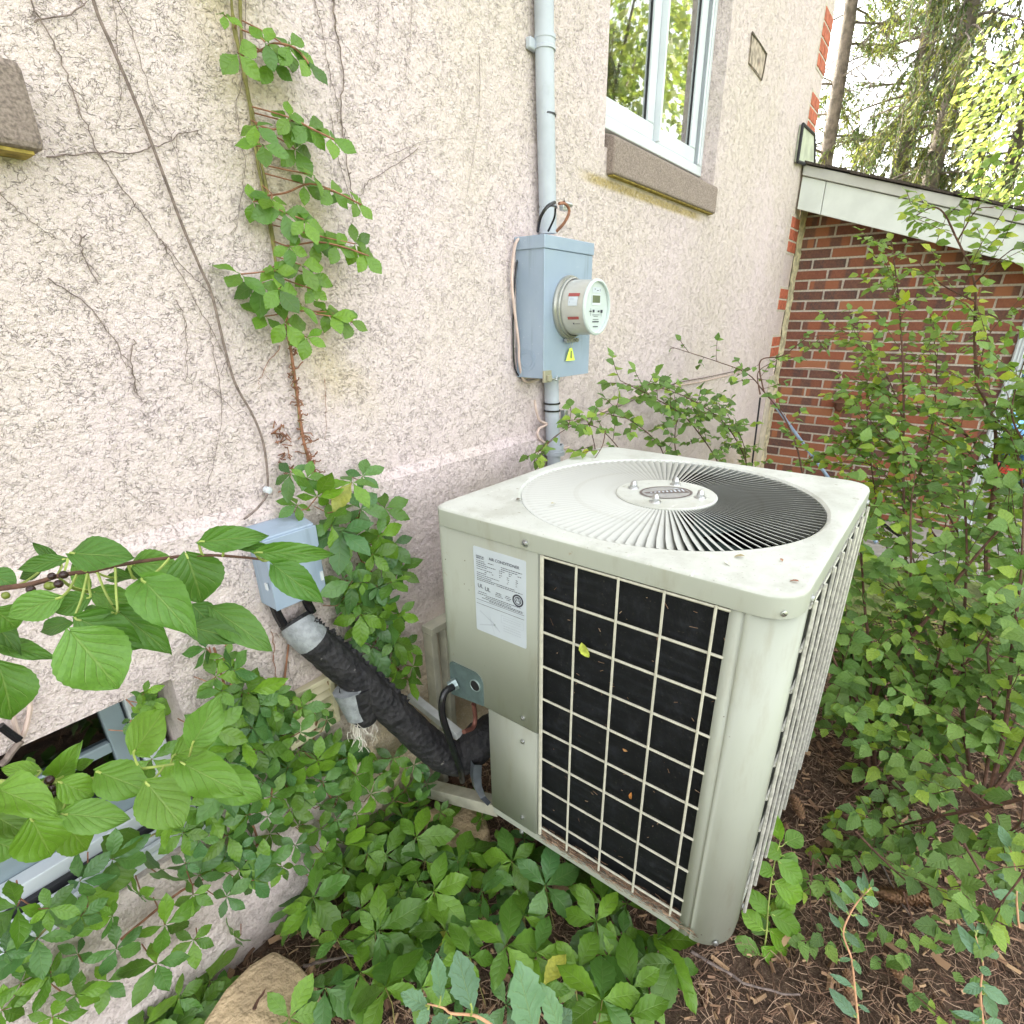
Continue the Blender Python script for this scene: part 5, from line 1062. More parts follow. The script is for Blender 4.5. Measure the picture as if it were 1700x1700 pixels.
# climbing vine, bare part with dried leaf stubs
def leafvec(n=( -.55, -.8, .35), spread=.5):
    return (Vector(n)+rv(spread)).normalized()
def build_vine():
    e = empty('climbing_vine', PY(510, 740, DL), 'green leafy vine climbing the stucco wall left of the conduit', 'vine')
    stem = [(350, -420), (366, -220), (382, -20), (392, 60), (405, 120), (415, 170), (422, 200), (432, 260), (445, 330), (453, 400), (462, 460), (474, 520), (482, 580), (489, 630), (497, 690), (507, 745), (530, 800), (548, 850)]
    S = spline([PY(a, b, D-.008 if b < 830 else DL-.012) for a, b in stem], 5); mb = MB(); mb.tube(S, [.0028+.0008*math.sin(i) for i in range(len(S))], 6, jit=.5)
    S2 = spline([PY(a, b, D-.007) for a, b in ((372, -400), (392, -200), (398, -10), (402, 80), (412, 160), (426, 260), (441, 340), (458, 440), (470, 520))], 5); mb.tube(S2, .0025, 5, jit=.5); mb.build('stem', M['twig'], e)
    mb = MB(); S3 = S[55:]; mb.tube([s+Vector((0, -.002, 0)) for s in S3], .0026, 6, jit=.5); mb.build('bare_stem', M['vinered'], e)
    mb = MB()
    for k in range(70):
        q = random.choice(S[58:84]); pts = [q]
        for j in range(4): pts.append(pts[-1]+Vector((random.uniform(-.009, .009), random.uniform(-.006, .001), random.uniform(-.007, .007))))
        mb.tube(pts, .0012, 4)
    q0 = PY(470, 740, D-.008)
    for k in range(30):
        q = q0+Vector((random.uniform(-.01, .012), 0, random.uniform(-.06, .05))); mb.tube([q, q+rv(.01), q+rv(.012)], .0013, 4)
    mb.build('dried_stubs', plain('dried_stub', (.25, .12, .07), .9, 0, .4, 80, .4), e)['kind'] = 'stuff'
    nodes = [(352, -380, .08), (380, -330, .09), (350, -270, .08), (395, -230, .09), (370, -170, .08), (400, -110, .09), (365, -60, .07), (372, 25, .05), (395, 88, .085), (440, 70, .08), (480, 82, .085), (450, 105, .07), (425, 208, .075), (436, 240, .085), (480, 195, .075), (490, 248, .09), (520, 215, .06), (520, 290, .075), (560, 320, .07), (420, 335, .07),
             (450, 330, .075), (470, 352, .10), (505, 365, .08), (540, 395, .09), (590, 405, .085), (480, 410, .07), (500, 440, .095), (515, 455, .085), (400, 455, .10), (430, 470, .11), (462, 480, .095), (440, 525, .085), (473, 535, .10), (500, 505, .085), (510, 560, .08), (550, 525, .09), (520, 480, .06), (455, 450, .07)]
    mats = []; pet = MB()
    for i, (a, b, s) in enumerate(nodes):
        off = random.uniform(.025, .09); p = PY(a, b, D-off); ty = Vector((random.uniform(-.6, .8), -.35, random.uniform(-1, .1))); mats.append((i, frame(p, ty, leafvec((-.35, -.75, .6), .35), s*.86)))
        q = min(S+S2, key=lambda w: (w-p-Vector((0, .05, .02))).length); pet.tube(spline([q, q.lerp(p, .5)+Vector((0, -.015, -.004)), p], 3), .0012, 4, caps=False)
    # side shoots with leaves standing off the wall
    for pts in (((424, 205), (455, 215), (485, 200), (520, 215), (555, 232)), ((440, 325), (475, 320), (515, 305), (560, 320), (600, 340)), ((460, 411), (500, 405), (530, 402), (570, 410), (612, 425)), ((400, 92), (430, 85), (455, 72), (490, 80), (512, 105)), ((480, 515), (520, 517), (550, 520), (585, 535))):
        S4 = spline([PY(a, b, D-.01-.022*i) for i, (a, b) in enumerate(pts)], 4); pet.tube(S4, .0016, 4)
        for j in range(7, len(S4), 4): mats.append((j, frame(S4[j], Vector((.5, -.3, random.uniform(-1, -.2))), leafvec((-.4, -.6, .8), .3), random.uniform(.06, .08))))
    pet.build('leaf_stalk', M['vinered'], e)['kind'] = 'stuff'; leaves(e, 'vine', mats)
build_vine()
def wall_creeper():
    e = empty('wall_creeper', (.55, 1.02, .02), 'five fingered creeper growing up the lower wall round the disconnect box and vent', 'creeper')
    mats = []; pet = MB()
    nodes = [(c8(300, 20), .09), (c8(380, 40), .07), (c8(600, 60), .12), (c8(650, 30), .09), (c8(430, 130), .10), (c8(520, 200), .10), (c8(640, 190), .11), (c8(760, 190), .11), (c8(500, 270), .12), (c8(545, 300), .15), (c8(610, 330), .15), (c8(730, 320), .12), (c8(800, 360), .11), (c8(740, 470), .13), (c8(830, 490), .11),
             (c8(600, 540), .16), (c8(690, 560), .12), (c8(640, 700), .13), (c8(700, 750), .12), (c8(780, 710), .13), (c8(830, 700), .10), (c8(700, 860), .15), (c8(800, 830), .12), (c8(870, 1010), .12), (c8(780, 930), .10), (c8(330, 170), .07), (c8(700, 410), .10), (c8(560, 620), .09), (c8(720, 640), .11), (c8(860, 850), .09),
             (c1(1000, 750), .08), (c1(1090, 790), .07), (c1(1050, 890), .11), (c1(1140, 860), .09), (c1(1180, 960), .11), (c1(1210, 1090), .12), (c1(1230, 1140), .10), (c1(1140, 1170), .11), (c1(1080, 960), .08), (c1(1260, 1030), .08), (c1(1440, 1010), .10), (c1(1470, 1040), .08), (c1(1460, 1160), .08), (c1(1340, 970), .07), (c1(1560, 1040), .06), (c1(1590, 1100), .06), (c1(1250, 1240), .11), (c1(1340, 1260), .10), (c1(1400, 1330), .11), (c1(1560, 1280), .11), (c1(1420, 1420), .11), (c1(1570, 1400), .11), (c1(700, 970), .055), (c1(690, 1060), .055), (c1(640, 1100), .05), (c1(740, 1010), .05), (c1(740, 1290), .10), (c1(830, 1390), .10)]
    def add(px, py, s, yoff, kind=None):
        p = PY(px, py, DL-yoff); t = Vector((random.uniform(-.8, .8), -.25, random.uniform(-1, .4))); mats.append((random.randint(0, 99), frame(p, t, leafvec((-.45, -.75, .65), .4), s)))
        b = p+Vector((random.uniform(-.03, .03), yoff-.006, -random.uniform(.0, .05))); pet.tube([b, b.lerp(p, .5)+Vector((0, -.01, -.008)), p], .0012, 4, caps=False)
    for (a, b), s in nodes: add(a, b, s*.93, random.uniform(.03, .09) if 'x' else 0)
    for poly, n, md, s0, s1 in (([(360, 1180), (440, 1130), (470, 1240), (560, 1240), (640, 1250), (700, 1270), (720, 1310), (640, 1400), (520, 1450), (420, 1470), (300, 1450), (260, 1330), (330, 1300)], 70, 28, .085, .13),
                                ([(0, 1500), (90, 1480), (210, 1400), (300, 1440), (380, 1480), (420, 1540), (330, 1600), (200, 1620), (100, 1690), (0, 1690)], 26, 50, .08, .12), ([(560, 960), (660, 960), (690, 1120), (640, 1130), (590, 1060)], 16, 24, .08, .11)):
        for a, b in cluster(poly, n, md): add(a, b, random.uniform(s0*.7, s1), random.uniform(.02, .11))
    pet.build('leaf_stalk', M['vinered'], e)['kind'] = 'stuff'
    mb = MB()
    for pts in (((545, 850), (560, 900), (575, 960), (600, 1020), (640, 1090), (690, 1140)), ((550, 830), (580, 860), (600, 930), (650, 980)), ((480, 1060), (470, 1150), (460, 1230), (450, 1330)), ((355, 1075), (370, 1130), (390, 1200), (400, 1300), (430, 1400)), ((375, 1070), (388, 1110), (380, 1150)), ((430, 1400), (380, 1440), (300, 1480), (200, 1560)), ((620, 1400), (560, 1340), (520, 1260), (530, 1180)), ((520, 1440), (500, 1360), (470, 1290)), ((560, 1180), (545, 1130), (545, 1090))):
        S = spline([PY(a, b, DL-.008-.01*random.random()) for a, b in pts], 5); mb.tube(S, .0026, 5, jit=.5)
    mb.build('stem', M['vinered'], e)
    a = [m for k, m in enumerate(mats) if k % 3]; b = mats[::3]; leaves(e, 'creepb', b, 145); leaves(e, 'creep', a, 145)
wall_creeper()
# round leaves of a second vine over the basement sill
def round_vine():
    e = empty('round_leaf_vine', PY(200, 1560, DL), 'small vine with round scalloped leaves over the basement window sill', 'vine'); mats = []; mb = MB()
    pos = [(197, 1430, .055), (150, 1480, .055), (170, 1490, .055), (70, 1510, .05), (85, 1530, .04), (100, 1540, .035), (55, 1560, .05), (120, 1515, .03), (135, 1530, .03), (150, 1525, .025), (215, 1375, .06), (245, 1140, .04), (255, 1165, .04), (228, 1170, .04), (225, 1200, .05), (240, 1190, .04), (262, 1190, .035), (232, 1140, .035)]
    for i, (a, b, s) in enumerate(pos):
        p = PY(a, b, DL-.02 if b > 1300 else 1.12); mats.append((i, frame(p, Vector((random.uniform(-.8, .8), -.3, random.uniform(-1, .2))), leafvec((-.5, -.7, .6), .35), s)))
    mb.tube(spline([PY(a, b, DL-.006) for a, b in ((50, 1570), (90, 1530), (140, 1500), (190, 1450), (230, 1400), (290, 1370))], 5), .0022, 5); mb.build('stem', M['twig'], e); leaves(e, 'round', mats)
round_vine()

# ================================================================ GROUND COVER
def ground_creeper():
    e = empty('ground_creeper', (.75, .55, 0), 'five fingered creeper spreading over the mulch below the air conditioner', 'creeper')
    mats = []; matsb = []; pet = MB()
    def add(a, b, s, h, bl=False):
        p = PZ(a, b, h)
        if p.y > DL-.03: p.y = DL-.03-random.random()*.03
        if AX0-.02 < p.x < AX1 and AY0-.03 < p.y < AY1+.05 and h > .1: p = PZ(a, b, .08); 
        p.z = max(p.z, gz(p.x, p.y)+.03); t = Vector((random.uniform(-1, 1), random.uniform(-1, 1), -.05)); m = frame(p, t, (Vector((-.42, -.28, .85))+rv(.30)).normalized(), s*1.08); (matsb if bl else mats).append((random.randint(0, 99), m))
        g = Vector((p.x+random.uniform(-.03, .03), p.y+random.uniform(-.03, .03), gz(p.x, p.y))); pet.tube([g, g.lerp(p, .6)+rv(.008), p], .0013, 4, caps=False)
    big = [(665, 1460, .17), (850, 1430, .15), (770, 1330, .15), (905, 1470, .16), (980, 1475, .15), (740, 1545, .15), (840, 1570, .17), (890, 1580, .15), (1000, 1500, .17), (990, 1530, .15), (630, 1545, .17), (598, 1615, .16), (560, 1560, .11), (720, 1480, .17), (690, 1390, .14), (760, 1430, .14), (930, 1420, .15), (1040, 1500, .14), (1090, 1560, .17), (1120, 1600, .15),
           (1050, 1640, .16), (1000, 1660, .16), (1040, 1690, .17), (720, 1590, .13), (780, 1590, .12), (670, 1590, .11), (700, 1640, .11), (640, 1640, .16), (540, 1640, .14), (480, 1690, .12), (800, 1480, .13), (835, 1520, .12), (870, 1520, .12), (620, 1490, .15), (570, 1440, .15), (520, 1490, .14), (900, 1640, .12), (960, 1610, .13), (640, 1420, .14), (600, 1380, .14), (1075, 1590, .13), (1010, 1590, .14), (930, 1380, .10), (870, 1392, .08)]
    for a, b, s in big: add(a, b, s, random.uniform(.10, .17), random.random() < .18)
    for poly, n, md, s0, s1, h0, h1 in (([(400, 1480), (520, 1420), (640, 1330), (720, 1310), (800, 1350), (870, 1420), (900, 1500), (780, 1530), (640, 1560), (560, 1520)], 44, 34, .09, .14, .04, .14),
                                ([(620, 1560), (900, 1500), (1150, 1590), (1120, 1700), (700, 1700)], 12, 60, .08, .12, .03, .08), ([(60, 1600), (330, 1560), (350, 1640), (330, 1700), (60, 1700)], 24, 36, .09, .14, .02, .10)):
        for a, b in cluster(poly, n, md): add(a, b, random.uniform(s0*.65, s1), random.uniform(h0, h1), random.random() < .15)
    pet.build('leaf_stalk', M['twig'], e)['kind'] = 'stuff'; leaves(e, 'creep', mats, 230); leaves(e, 'creepb', matsb, 70)
ground_creeper()

# ================================================================ NEAR BRANCHES (buckthorn)
def near_branch(name, label, conv, stem, lv, berries, kind, d0, petc, stemr, dz=.0):
    """lv: (base x, base y, tip x, tip y, width px, depth offset)"""
    P = []
    e = empty(name, PD(*conv(*stem[0][:2]), d0), label, 'branch')
    S = spline([PD(*conv(x, y), d0+dd) for x, y, dd in stem], 6); mb = MB(); mb.tube(S, [stemr*(1-.6*i/len(S)) for i in range(len(S))], 8, jit=.15); mb.build('twig', M[petc], e)
    for i, (bx, by, tx, ty, w, do) in enumerate(lv):
        d = d0+do; b = PD(*conv(bx, by), d); t = PD(*conv(tx, ty), d+random.uniform(-.02, .02)); v = t-b; L = v.length; k = 1/FPX*d
        s = (Vector(conv(1, 0))-Vector(conv(0, 0))).length; wpx = w*s; wl = wpx*k; view = (CAM-b).normalized()
        nrm = (view+CR*random.uniform(-.22, .22)+CU*random.uniform(-.05, .3)).normalized()
        m = frame(b, v, nrm, L, wl/(L*{'pale': .78, 'palen': .52, 'lime': .62}.get(kind, .95))); o = link('leaf', LM[kind][i % len(LM[kind])], e, (), m)
        q = min(S, key=lambda z: (z-b).length); 
        if (q-b).length < .05: st = MB(); st.tube(spline([q, q.lerp(b, .5)+CU*-.004, b, b+v.normalized()*L*.1], 3), .0012, 5, caps=False); st.build('leaf_stalk', M['lf_stalk'], e)
    for x, y, r, g in berries:
        c = PD(*conv(x, y), d0-.005); mb = MB(); r = r*.3412*d0/FPX; mb.lathe(c-Vector((0, 0, r)), (0, 0, 1), [(0, 0), (r*.15, r*.55), (r*.5, r*.87), (r, r), (r*1.5, r*.87), (r*1.85, r*.55), (r*2, 0)], 12); mb.build('berry', M['berry_g' if g else 'berry_b'], e)
M['lf_stalk'] = plain('leaf_stalk', (.34, .42, .10), .6, 0, .2, 40, .1)
near_branch('leafy_branch', 'upper near branch with dark berries and large oval leaves in front of the wall', c1,
    [(-120, 470, .0), (0, 460, 0), (80, 450, 0), (170, 435, .005), (300, 395, .01), (450, 375, .01), (560, 350, .01), (760, 318, .02), (960, 298, .02), (1140, 305, .03), (1310, 322, .03)],
    [(340, 290, 632, 300, 175, -.01), (330, 315, 62, 365, 80, .02), (300, 350, 148, 225, 55, .03), (905, 290, 1000, 535, 270, .015), (690, 412, 905, 635, 230, -.02), (640, 345, 860, 340, 150, .03), (440, 470, 695, 568, 130, .05), (340, 665, 590, 950, 330, -.04), (365, 600, 680, 745, 200, -.01), (560, 560, 805, 747, 180, .02),
     (300, 500, 25, 600, 150, -.01), (440, 500, 255, 575, 120, .01), (-30, 560, 95, 660, 180, .0), (-10, 735, 210, 770, 100, .04), (-10, 820, 85, 1110, 235, -.02), (-60, 380, 78, 450, 120, 0), (968, 235, 1282, 200, 130, .01), (1240, 285, 1622, 290, 108, .0), (1090, 248, 1370, 272, 60, .02), (1325, 342, 1552, 510, 155, -.02),
     (895, 640, 1190, 710, 125, .02), (1025, 550, 1315, 748, 165, .035), (935, 540, 1040, 640, 130, .04), (660, 412, 472, 388, 70, .03), (570, 575, 332, 580, 85, .0), (350, 622, 175, 670, 90, .04), (200, 372, 85, 412, 60, .04), (430, 480, 350, 340, 70, .05), (615, 400, 770, 310, 90, .05), (-40, 620, 60, 720, 120, .03)],
    [(310, 393, 20, 0), (252, 400, 18, 0), (285, 438, 20, 0), (150, 465, 20, 0), (195, 486, 20, 0), (240, 448, 22, 1), (28, 494, 18, 1), (262, 445, 16, 1)], 'buck', .52, 'bark', .0030)
near_branch('leafy_branch', 'lower near branch with lighter oval leaves in front of the basement window', c1,
    [(-120, 1400, 0), (0, 1400, 0), (150, 1405, 0), (250, 1405, .0), (450, 1385, .01), (690, 1338, .01), (800, 1322, .01), (905, 1305, .01)],
    [(650, 1262, 785, 1055, 200, .0), (935, 1218, 1060, 1010, 165, -.01), (842, 1275, 1030, 1190, 150, .02), (878, 1305, 1143, 1445, 200, -.02), (1010, 1350, 1278, 1490, 175, .0), (710, 1400, 890, 1620, 235, -.02), (470, 1350, 712, 1440, 190, .0), (285, 1400, 460, 1470, 145, -.01), (262, 1400, 350, 1268, 120, .03), (-30, 1430, 228, 1520, 190, -.02),
     (200, 1350, 0, 1335, 85, .02), (300, 1555, 615, 1585, 165, -.01), (150, 1570, 260, 1790, 240, -.03), (300, 1590, 450, 1745, 180, .02), (-40, 1560, 112, 1640, 150, .0), (-30, 1690, 100, 1740, 160, .03), (240, 1380, 130, 1500, 90, .05), (280, 1480, 420, 1560, 110, .05), (180, 1330, 90, 1290, 50, .04), (370, 1330, 430, 1300, 60, .04)],
    [(240, 1392, 22, 0), (250, 1432, 18, 0), (232, 1450, 18, 0), (262, 1458, 16, 0)], 'buck2', .56, 'lf_stalk', .0026)
def c7(x, y): return (500+x*.2353, 1400+y*.2353)
near_branch('low_sprig', 'pale green sprig with jagged leaves at the bottom middle in front of the creeper', c7, [(1420, 1330, 0), (1330, 1275, 0), (1220, 1215, 0), (1060, 1200, 0), (1000, 1160, 0), (890, 1135, 0)],
    [(985, 1100, 962, 808, 135, 0), (1205, 1168, 1095, 775, 245, -.01), (893, 1152, 705, 1055, 145, 0), (900, 1160, 820, 1310, 100, -.01), (1055, 1225, 890, 1290, 110, 0), (1640, 1330, 1540, 865, 320, -.02), (1830, 1320, 1700, 1000, 170, .0), (1230, 1215, 1380, 1330, 120, .01), (1800, 1300, 1900, 1180, 160, .02)], [], 'pale', .66, 'pinktwig', .0022)
def c9(x, y): return (1380+x*.2, 1360+y*.2)
near_branch('seedling', 'young pale green seedling with pinkish stem right of the air conditioner corner', c9, [(228, 1760, .0), (215, 1600, 0), (190, 1350, 0), (165, 1150, .0), (100, 950, .0), (150, 800, 0), (210, 700, 0), (262, 640, 0), (330, 565, .0)],
    [(140, 780, -5, 595, 75, 0), (210, 690, 62, 500, 62, .01), (262, 600, 225, 475, 65, 0), (300, 585, 265, 450, 50, 0), (275, 650, 412, 718, 95, -.01), (200, 790, 332, 905, 80, 0), (80, 905, -10, 790, 60, 0), (110, 930, 245, 1070, 75, 0), (180, 1392, 0, 1285, 62, 0), (205, 1645, -5, 1420, 115, -.01), (222, 1540, 325, 1602, 42, 0), (200, 1350, 255, 1510, 55, .01), (185, 1165, 245, 1290, 60, 0), (60, 1170, 165, 1160, 40, 0), (330, 565, 345, 500, 30, 0), (330, 570, 400, 590, 35, 0)], [], 'palen', 1.05, 'pinktwig', .0024)
near_branch('seedling', 'thin pale seedling at the bottom right corner of the mulch', c9, [(1270, 1760, 0), (1250, 1600, 0), (1240, 1400, 0), (1260, 1200, 0), (1220, 1050, 0), (1195, 960, 0)],
    [(1200, 940, 1065, 740, 60, 0), (1210, 930, 1290, 880, 90, 0), (1240, 1100, 1420, 1130, 90, 0), (1250, 1160, 1060, 900, 110, 0), (1250, 1380, 1490, 1540, 120, 0), (1260, 1380, 1100, 1430, 90, 0), (1280, 1440, 1370, 1680, 110, 0), (1250, 1660, 1020, 1600, 70, 0), (1280, 1700, 1440, 1690, 90, 0), (1240, 1560, 1180, 1700, 70, 0), (1230, 1230, 1330, 1290, 80, 0)], [], 'palen', 1.0, 'pinktwig', .0022)
near_branch('seedling', 'pale green shoot with pinkish stem at the right edge of the picture', c9, [(1560, 900, 0), (1540, 700, 0), (1540, 500, 0), (1510, 330, 0), (1480, 230, 0)],
    [(1535, 500, 1400, 470, 80, 0), (1535, 630, 1340, 620, 90, 0), (1500, 330, 1405, 305, 70, 0), (1520, 320, 1610, 400, 80, 0), (1540, 560, 1620, 600, 90, 0), (1545, 720, 1450, 690, 50, 0), (1550, 750, 1620, 880, 90, 0), (1480, 240, 1400, 60, 90, 0), (1490, 240, 1590, 180, 70, 0), (1550, 790, 1530, 890, 60, 0)], [], 'palen', 1.15, 'pinktwig', .0022)
def c10(x, y): return (1150+x*.5, 850+y*.5)
near_branch('lime_plant', 'bright lime green leafy plant at the foot of the air conditioner front corner', c10, [(215, 1700, 0), (225, 1560, 0), (232, 1480, 0), (245, 1400, .0), (252, 1300, 0), (265, 1200, 0), (285, 1110, 0)],
    [(290, 1090, 272, 1008, 42, 0), (308, 1098, 368, 1072, 62, 0), (295, 1140, 235, 1108, 55, 0), (285, 1160, 372, 1232, 70, -.01), (270, 1200, 208, 1172, 48, 0), (275, 1230, 375, 1285, 80, 0), (255, 1335, 183, 1255, 55, 0), (262, 1335, 368, 1395, 75, -.01), (232, 1385, 165, 1325, 60, 0), (245, 1400, 200, 1345, 70, .01), (258, 1390, 350, 1475, 75, 0), (232, 1445, 305, 1505, 62, -.01), (220, 1470, 140, 1415, 58, 0), (188, 1500, 98, 1455, 60, 0), (200, 1525, 172, 1600, 60, 0), (215, 1520, 282, 1585, 55, 0), (222, 1560, 268, 1655, 60, -.01), (300, 1515, 332, 1600, 48, .01), (338, 1545, 345, 1625, 48, .01), (360, 1540, 400, 1600, 42, .01), (300, 1140, 350, 1180, 60, .01), (290, 1260, 330, 1330, 70, .02), (235, 1330, 215, 1400, 60, .02)], [], 'lime', 1.32, 'lf_stalk', .0028)

# ================================================================ SHRUBS
def shrub(label, stems, kind, leafL, dens, group=None, twigL=(.10, .28), stemr=.007, name='shrub', gap=.022, cat='shrub', limit=280):
    """stems: list of (polyline px, x or y plane at base, plane at tip, axis)"""
    S0 = None; mats = []; sm = MB(); tw = MB(); first = None
    allS = []
    for spec in stems:
        pts, a0, a1, ax = spec[:4]; rr = spec[4] if len(spec) > 4 else stemr; n = len(pts)
        P = [(PX if ax == 'x' else PY)(x, y, a0+(a1-a0)*i/max(1, n-1)) for i, (x, y) in enumerate(pts)]
        S = spline(P, 8); allS.append(S)
        if first is None: first = P[0]
        sm.tube(S, [rr*(1-.72*i/len(S)) for i in range(len(S))], 7, jit=.25)
        dist = 0
        for i in range(2, len(S)):
            dist += (S[i]-S[i-1]).length
            if dist > .055/dens:
                dist = 0; f = i/len(S); t = (S[i]-S[i-1]).normalized(); d = (t*random.uniform(.3, 1)+rv(1.0)+Vector((0, 0, .25))).normalized(); L = random.uniform(*twigL)*(1.1-.6*f); k = int(L/gap)+2
                p = S[i]; tp = [p]
                for j in range(k):
                    d = (d+rv(.14)+Vector((0, 0, .02 if f > .5 else -.03))).normalized(); p = p+d*gap; tp.append(p)
                    side = d.cross(Vector((0, 0, 1))).normalized()*(1 if j % 2 else -1)
                    ld = (side*.9+d*.5+Vector((0, 0, -.35))+rv(.3)).normalized(); s = leafL*random.uniform(.6, 1.15)
                    mats.append((random.randint(0, 99), frame(p, ld, (Vector((-.45, -.3, .8))+rv(.45)).normalized(), s)))
                mats.append((random.randint(0, 99), frame(p, d, (Vector((-.25, -.2, 1))+rv(.4)).normalized(), leafL)))
                if len(tp) > 1: tw.tube(tp, .0012, 3, caps=False)
    e = empty(name, first, label, cat, group)
    sm.build('stem', M['bark'], e)['kind'] = 'stuff'; tw.build('twigs', M['bark'], e)['kind'] = 'stuff'; leaves(e, kind, mats, limit)
    return len(mats)
n = 0
n += shrub('leafy shoots rising along the wall behind the air conditioner lid', [
    ([(1245, 790), (1230, 745), (1200, 700), (1150, 665), (1100, 645), (1058, 640)], .95, .93, 'y', .004), ([(1200, 790), (1185, 755), (1140, 695), (1085, 660), (1030, 632)], .93, .92, 'y', .004), ([(1110, 790), (1095, 740), (1050, 700), (1015, 690)], .92, .92, 'y', .003),
    ([(1130, 790), (1120, 730), (1135, 680), (1180, 690)], .93, .93, 'y', .003), ([(1240, 790), (1235, 740), (1215, 700), (1190, 665)], .93, .93, 'y', .003)], 'shrub', .042, 1.25, twigL=(.04, .12), limit=200)
n += shrub('small leafy shoots curling round the lower conduit', [([(1040, 760), (1000, 715), (960, 705), (925, 722), (895, 750), (885, 770)], .93, .93, 'y', .002), ([(990, 760), (985, 730), (975, 700), (960, 690)], .94, .92, 'y', .002)], 'shrub', .034, 1.3, twigL=(.02, .06), limit=100)
n += shrub('little sprig hanging over the fan guard near the conduit', [([(1005, 715), (1000, 740), (985, 765), (985, 772)], .80, .77, 'y', .0018)], 'vine1' if False else 'shrub2', .045, .9, twigL=(.02, .045), limit=30)
n += shrub('thin arching shoot crossing the wall corner towards the bricks', [([(1335, 800), (1322, 740), (1300, 690), (1268, 650), (1240, 620), (1190, 600), (1105, 573)], 2.4, 2.5, 'x', .004), ([(1268, 650), (1262, 600), (1300, 590), (1345, 560), (1400, 560), (1470, 575)], 2.4, 2.5, 'x', .003), ([(1262, 655), (1258, 620), (1275, 605)], 2.4, 2.4, 'x', .003)], 'shrub', .034, 1.1, twigL=(.03, .09), limit=150)
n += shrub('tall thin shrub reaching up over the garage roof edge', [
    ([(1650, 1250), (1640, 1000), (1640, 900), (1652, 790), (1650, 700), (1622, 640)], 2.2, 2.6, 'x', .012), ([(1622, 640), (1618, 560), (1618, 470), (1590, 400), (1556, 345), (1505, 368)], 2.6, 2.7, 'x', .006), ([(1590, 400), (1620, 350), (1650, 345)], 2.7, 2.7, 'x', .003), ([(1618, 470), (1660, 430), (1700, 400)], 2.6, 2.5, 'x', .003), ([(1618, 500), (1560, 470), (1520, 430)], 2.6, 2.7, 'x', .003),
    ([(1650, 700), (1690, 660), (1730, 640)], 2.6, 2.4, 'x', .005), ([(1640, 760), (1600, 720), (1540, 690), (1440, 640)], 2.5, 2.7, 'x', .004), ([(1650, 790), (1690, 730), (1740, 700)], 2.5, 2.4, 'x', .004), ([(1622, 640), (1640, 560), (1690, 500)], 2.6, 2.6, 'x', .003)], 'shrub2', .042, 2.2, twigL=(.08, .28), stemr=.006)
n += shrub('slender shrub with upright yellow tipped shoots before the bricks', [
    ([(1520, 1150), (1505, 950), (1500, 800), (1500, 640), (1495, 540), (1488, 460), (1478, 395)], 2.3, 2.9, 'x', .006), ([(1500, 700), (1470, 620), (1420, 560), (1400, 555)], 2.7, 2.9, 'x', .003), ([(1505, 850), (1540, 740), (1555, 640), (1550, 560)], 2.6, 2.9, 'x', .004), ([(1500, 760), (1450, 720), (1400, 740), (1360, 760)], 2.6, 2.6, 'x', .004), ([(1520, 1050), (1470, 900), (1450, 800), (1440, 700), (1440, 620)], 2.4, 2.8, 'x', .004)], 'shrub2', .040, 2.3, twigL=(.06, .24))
n += shrub('dense shrub with grey green leaves beside the air conditioner', [
    ([(1455, 1300), (1455, 1150), (1560, 1000), (1640, 900), (1710, 830)], 1.75, 2.1, 'x', .008), ([(1440, 1290), (1435, 1190), (1400, 1130), (1375, 1070)], 1.7, 1.75, 'x', .009), ([(1440, 1290), (1445, 1110), (1435, 1000), (1425, 880), (1400, 800)], 1.75, 2.1, 'x', .006), ([(1450, 1300), (1480, 1150), (1510, 980), (1512, 850), (1520, 780)], 1.8, 2.2, 'x', .006), ([(1455, 1300), (1420, 1200), (1395, 1050), (1400, 950)], 1.7, 1.9, 'x', .005),
    ([(1455, 1300), (1530, 1200), (1560, 1080), (1580, 950)], 1.75, 2.0, 'x', .006), ([(1450, 1310), (1500, 1260), (1570, 1150), (1640, 1050)], 1.7, 1.9, 'x', .006)], 'shrub', .050, 1.7, twigL=(.10, .28))
n += shrub('dense dark green shrub filling the right edge behind the mulch', [
    ([(1620, 1330), (1600, 1200), (1600, 1050), (1605, 920), (1600, 800)], 1.7, 2.2, 'x', .007), ([(1640, 1330), (1670, 1200), (1680, 1080), (1695, 950), (1700, 820)], 1.6, 2.0, 'x', .007), ([(1620, 1330), (1560, 1240), (1530, 1150), (1500, 1080)], 1.7, 1.9, 'x', .006), ([(1640, 1330), (1700, 1230), (1740, 1120)], 1.6, 1.7, 'x', .006), ([(1630, 1330), (1650, 1180), (1640, 1080), (1660, 980)], 1.7, 2.0, 'x', .005), ([(1640, 1340), (1580, 1290), (1520, 1260), (1480, 1240)], 1.6, 1.7, 'x', .006)], 'shrub', .050, 1.7, twigL=(.10, .28))
n += shrub('low spreading branches with hanging leaves over the mulch', [
    ([(1720, 1320), (1640, 1340), (1560, 1355), (1480, 1375), (1400, 1400)], 1.35, 1.45, 'x', .005), ([(1700, 1330), (1690, 1370), (1640, 1400), (1610, 1440)], 1.3, 1.3, 'x', .003), ([(1560, 1350), (1520, 1390), (1460, 1400), (1420, 1440)], 1.4, 1.4, 'x', .003), ([(1440, 1300), (1400, 1330), (1380, 1380), (1370, 1420)], 1.5, 1.5, 'x', .003), ([(1640, 1340), (1600, 1310), (1540, 1320)], 1.4, 1.45, 'x', .003)], 'shrub', .050, 1.5, twigL=(.04, .14))
